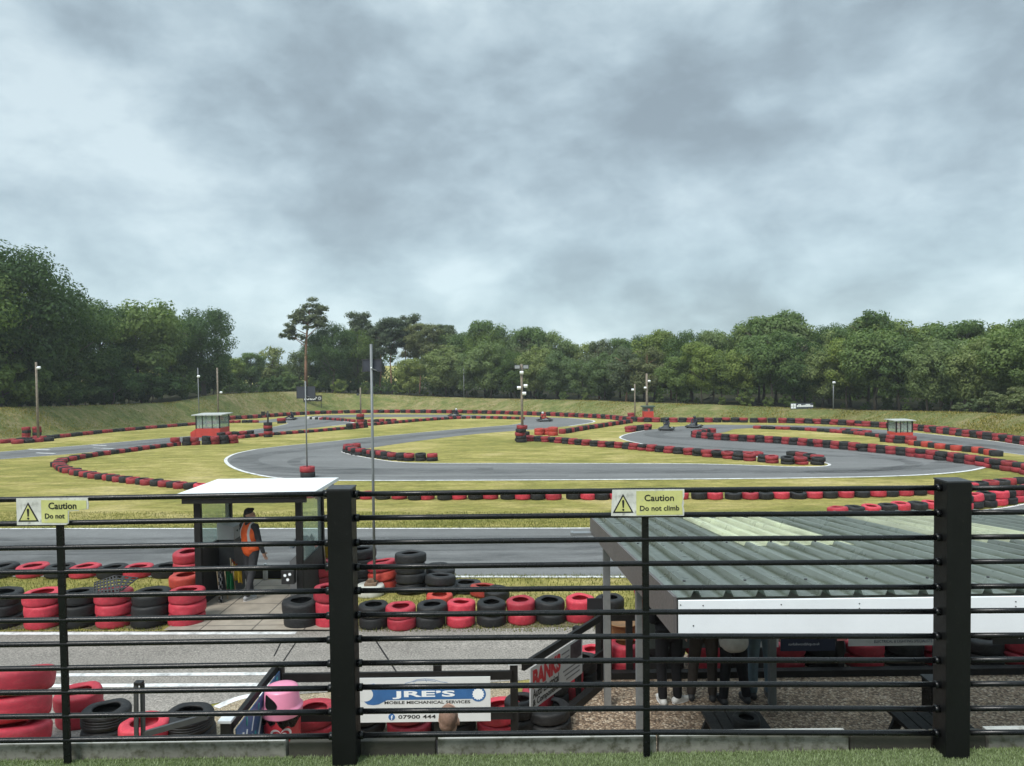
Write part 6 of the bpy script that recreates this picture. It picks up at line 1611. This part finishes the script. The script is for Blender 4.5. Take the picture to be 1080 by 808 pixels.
while x < 1190:
    kind = tr.random()
    shp = pale(tr.randrange(3)) if kind < .25 else (mid(tr.randrange(4)) if kind < .75 else (oak(tr.randrange(3)) if kind < .9 else darkfir(1)))
    tree(x, interp(SIL, x) + tr.uniform(-3, 7), tr.uniform(8, 13), shp, 'taller tree crown in the rear rank of the wood behind the far bank', GF, 'broadleaf_tree', tr.uniform(.75, .95))
    x += tr.uniform(19, 28)
for px, top in ((512, 336), (818, 327), (800, 335), (915, 324), (690, 347), (560, 343)):
    tree(px, top, 9, mid(px % 4), 'tree crown standing above the skyline of the wood', 'tallest crowns of the wood', 'broadleaf_tree', .8)
for px, top, s in ((1074, 405, 0), (1050, 412, 1), (1100, 398, 0), (1012, 424, 1), (1030, 420, 1)):
    tree(px, top, 1.2, bushy(1), 'pale green bush at the right end of the bank crest', 'pale bushes on the right bank', 'bush', 1.1, 'bush')
for x in range(500, 1180, 24):
    tree(x + tr.uniform(-6, 6), interp(CREST, x) - tr.uniform(8, 22), tr.uniform(3, 7), bushy((0, 2)[tr.randrange(2)]), 'dark undergrowth bush between the trunks of the wood', 'undergrowth bushes in the wood', 'bush', 1.0, 'bush')
for x in range(240, 500, 13):
    tree(x, interp(CREST, x) - tr.uniform(8, 22), tr.uniform(4, 10), bushy((0, 2)[tr.randrange(2)]), 'undergrowth bush beneath the pines', 'undergrowth bushes beneath the pines', 'bush', 1.0, 'bush')
for x in range(-60, 235, 15):
    tree(x, interp(CREST, x) - tr.uniform(14, 34), tr.uniform(2.5, 8), bushy(2), 'dark undergrowth bush beneath the oaks', 'undergrowth bushes beneath the oaks', 'bush', 1.0, 'bush')
# far-off wood behind everything
pf = []
for i in range(420):
    px = tr.uniform(-160, 1250); b = bank_at(px, tr.uniform(16, 30))
    gap = 228 < px < 345
    top = D(px, interp([(-200, 330), (200, 380), (232, 388), (330, 388), (350, 380), (480, 372), (1300, 368)], px), b.y).z
    if top - b.z < 1: continue
    z = b.z + (top - b.z) * tr.random() ** .8; s = tr.uniform(1.3, 2.3)
    pf.append(((b.x, b.y, z), (s, s, s * .9)))
for i in range(260):
    px = -170 + i * 5.5; b = bank_at(px, tr.uniform(30, 34)); s = tr.uniform(2.0, 2.8)
    pf.append(((b.x, b.y, b.z + tr.uniform(.3, 3.2)), (s, s, s * .9)))
o = link_mesh('distant_wood', leaf_mesh('distant_wood', pf, 110000, .26, L_OAK)); tag(o, 'far wood behind the trees', None, None, 'stuff')
print('TREES', NTREE)
# ------------------------------------------------------------------ sky and light
w = bpy.data.worlds.new('World'); scene.world = w; w.use_nodes = True
nt = w.node_tree; bg = nt.nodes['Background']
sky = nt.nodes.new('ShaderNodeTexSky'); sky.sky_type = 'NISHITA'; sky.sun_disc = False
SUN_EL, SUN_AZ = R(52), R(215)   # azimuth clockwise from +Y
sky.sun_elevation = SUN_EL; sky.sun_rotation = SUN_AZ; sky.air_density = 1.0; sky.dust_density = 1.5
tc = nt.nodes.new('ShaderNodeTexCoord')
sep = nt.nodes.new('ShaderNodeSeparateXYZ'); link(nt, tc.outputs['Generated'], sep.inputs[0])
def mth(op, a, b=None, c=None, clamp=False):
    n = nt.nodes.new('ShaderNodeMath'); n.operation = op; n.use_clamp = clamp
    for i, v in enumerate((a, b, c)):
        if v is None: continue
        if hasattr(v, 'is_linked'): nt.links.new(v, n.inputs[i])
        else: n.inputs[i].default_value = v
    return n.outputs[0]
v = mapping(nt, tc.outputs['Generated'], (1, 1, 1.7), (0, 0.12, 0))
wv = tex_noise(nt, v, 5, 3, 0.5)
vw = nt.nodes.new('ShaderNodeVectorMath'); vw.operation = 'MULTIPLY_ADD'; link(nt, wv.outputs[1], vw.inputs[0]); vw.inputs[1].default_value = (.07, .07, .07); link(nt, v, vw.inputs[2])
v2 = vw.outputs[0]
n1 = tex_noise(nt, mapping(nt, v2, (1, 1, 1), (0, 0, 0), (3.1, 1.7, 0.4)), 4.2, 9, 0.56, 0.0)
n2 = tex_noise(nt, mapping(nt, v2, (1, 1, 1), (0, 0, 0), (7.3, 2.2, 1.1)), 11.0, 8, 0.55, 0.1)
n3 = tex_noise(nt, mapping(nt, v, (1, 1, 1), (0, 0, 0), (1.3, 5.2, 0)), 1.8, 3, 0.5, 0.2)
def lump(az, el, r0_, amt):     # a brighter or darker patch of the cloud deck round a compass direction
    d = Vector((math.sin(R(az)) * math.cos(R(el)), math.cos(R(az)) * math.cos(R(el)), math.sin(R(el))))
    dp = nt.nodes.new('ShaderNodeVectorMath'); dp.operation = 'DISTANCE'; link(nt, tc.outputs['Generated'], dp.inputs[0]); dp.inputs[1].default_value = d
    mr = nt.nodes.new('ShaderNodeMapRange'); mr.interpolation_type = 'SMOOTHERSTEP'
    link(nt, dp.outputs['Value'], mr.inputs[0]); mr.inputs[1].default_value = 0; mr.inputs[2].default_value = r0_; mr.inputs[3].default_value = amt; mr.inputs[4].default_value = 0
    return mr.outputs[0]
s = mth('ADD', mth('MULTIPLY', n1.outputs[0], 0.62), mth('ADD', mth('MULTIPLY', n2.outputs[0], 0.27), mth('MULTIPLY', n3.outputs[0], 0.40)))
for q in ((-27, 15, .14, .07), (-15, 13.5, .20, -.085), (-4, 20, .16, -.03), (16, 20.5, .25, -.08), (25, 13, .2, .07), (6, 2.5, .12, .07), (-5, 7, .12, .035), (19, 10, .06, -.06), (6, 6, .12, -.05), (-30, 6, .2, .02), (35, 17, .15, -.02), (10, 12.5, .16, .035), (-30, 24, .2, -.03), (-2, 26, .2, .02), (-15, 3, .15, .055)):
    s = mth('ADD', s, lump(*q))
cloud = ramp(nt, s, [(0.47, (1.36, 1.70, 1.90)), (0.55, (1.64, 2.06, 2.30)), (0.62, (2.02, 2.53, 2.80)), (0.69, (2.45, 3.0, 3.27)), (0.78, (3.05, 3.62, 3.84))])
hz = ramp(nt, sep.outputs[2], [(0.0, (1.06, 1.10, 1.09)), (0.10, (1.02, 1.05, 1.05)), (0.2, (1.0, 1.0, 1.0)), (0.34, (.95, .95, .955)), (0.47, (.97, .97, .97)), (0.7, (1.6, 1.6, 1.6)), (1, (2.3, 2.3, 2.3))])
cc = mixc(nt, 1.0, cloud.outputs[0], hz.outputs[0], 'MULTIPLY')
full = mixc(nt, 0.93, sky.outputs[0], cc)
link(nt, full, bg.inputs[0]); bg.inputs[1].default_value = 0.1
HAZE = True
if HAZE:
    m = MB(); m.box((0, 95, 12), (420, 260, 44)); hm = bpy.data.materials.new('air'); hm.use_nodes = True; hn = hm.node_tree; hn.nodes.remove(hn.nodes['Principled BSDF'])
    vol = hn.nodes.new('ShaderNodeVolumePrincipled'); vol.inputs['Color'].default_value = (.86, .92, .96, 1); vol.inputs['Density'].default_value = 0.00045
    hn.links.new(vol.outputs[0], hn.nodes['Material Output'].inputs['Volume']); tag(m.build('added_haze', hm), kind='stuff')  # thin volume added to lift the blacks in the trees, like veiling glare
sun = bpy.data.lights.new('sun', 'SUN'); so = bpy.data.objects.new('sun', sun); COL.objects.link(so)
sun.energy = 1.5; sun.angle = R(24); sun.color = (1, 0.97, 0.92)
sd = Vector((math.sin(SUN_AZ) * math.cos(SUN_EL), math.cos(SUN_AZ) * math.cos(SUN_EL), math.sin(SUN_EL)))
so.rotation_euler = sd.to_track_quat('Z', 'Y').to_euler()
so.location = sd * 100
vs = scene.view_settings; vs.view_transform = 'Standard'; vs.look = 'None'; vs.exposure = 1.22; vs.gamma = 1.0
vs.use_curve_mapping = False
scene.render.engine = 'CYCLES'
scene.cycles.max_bounces = 6; scene.cycles.transparent_max_bounces = 12
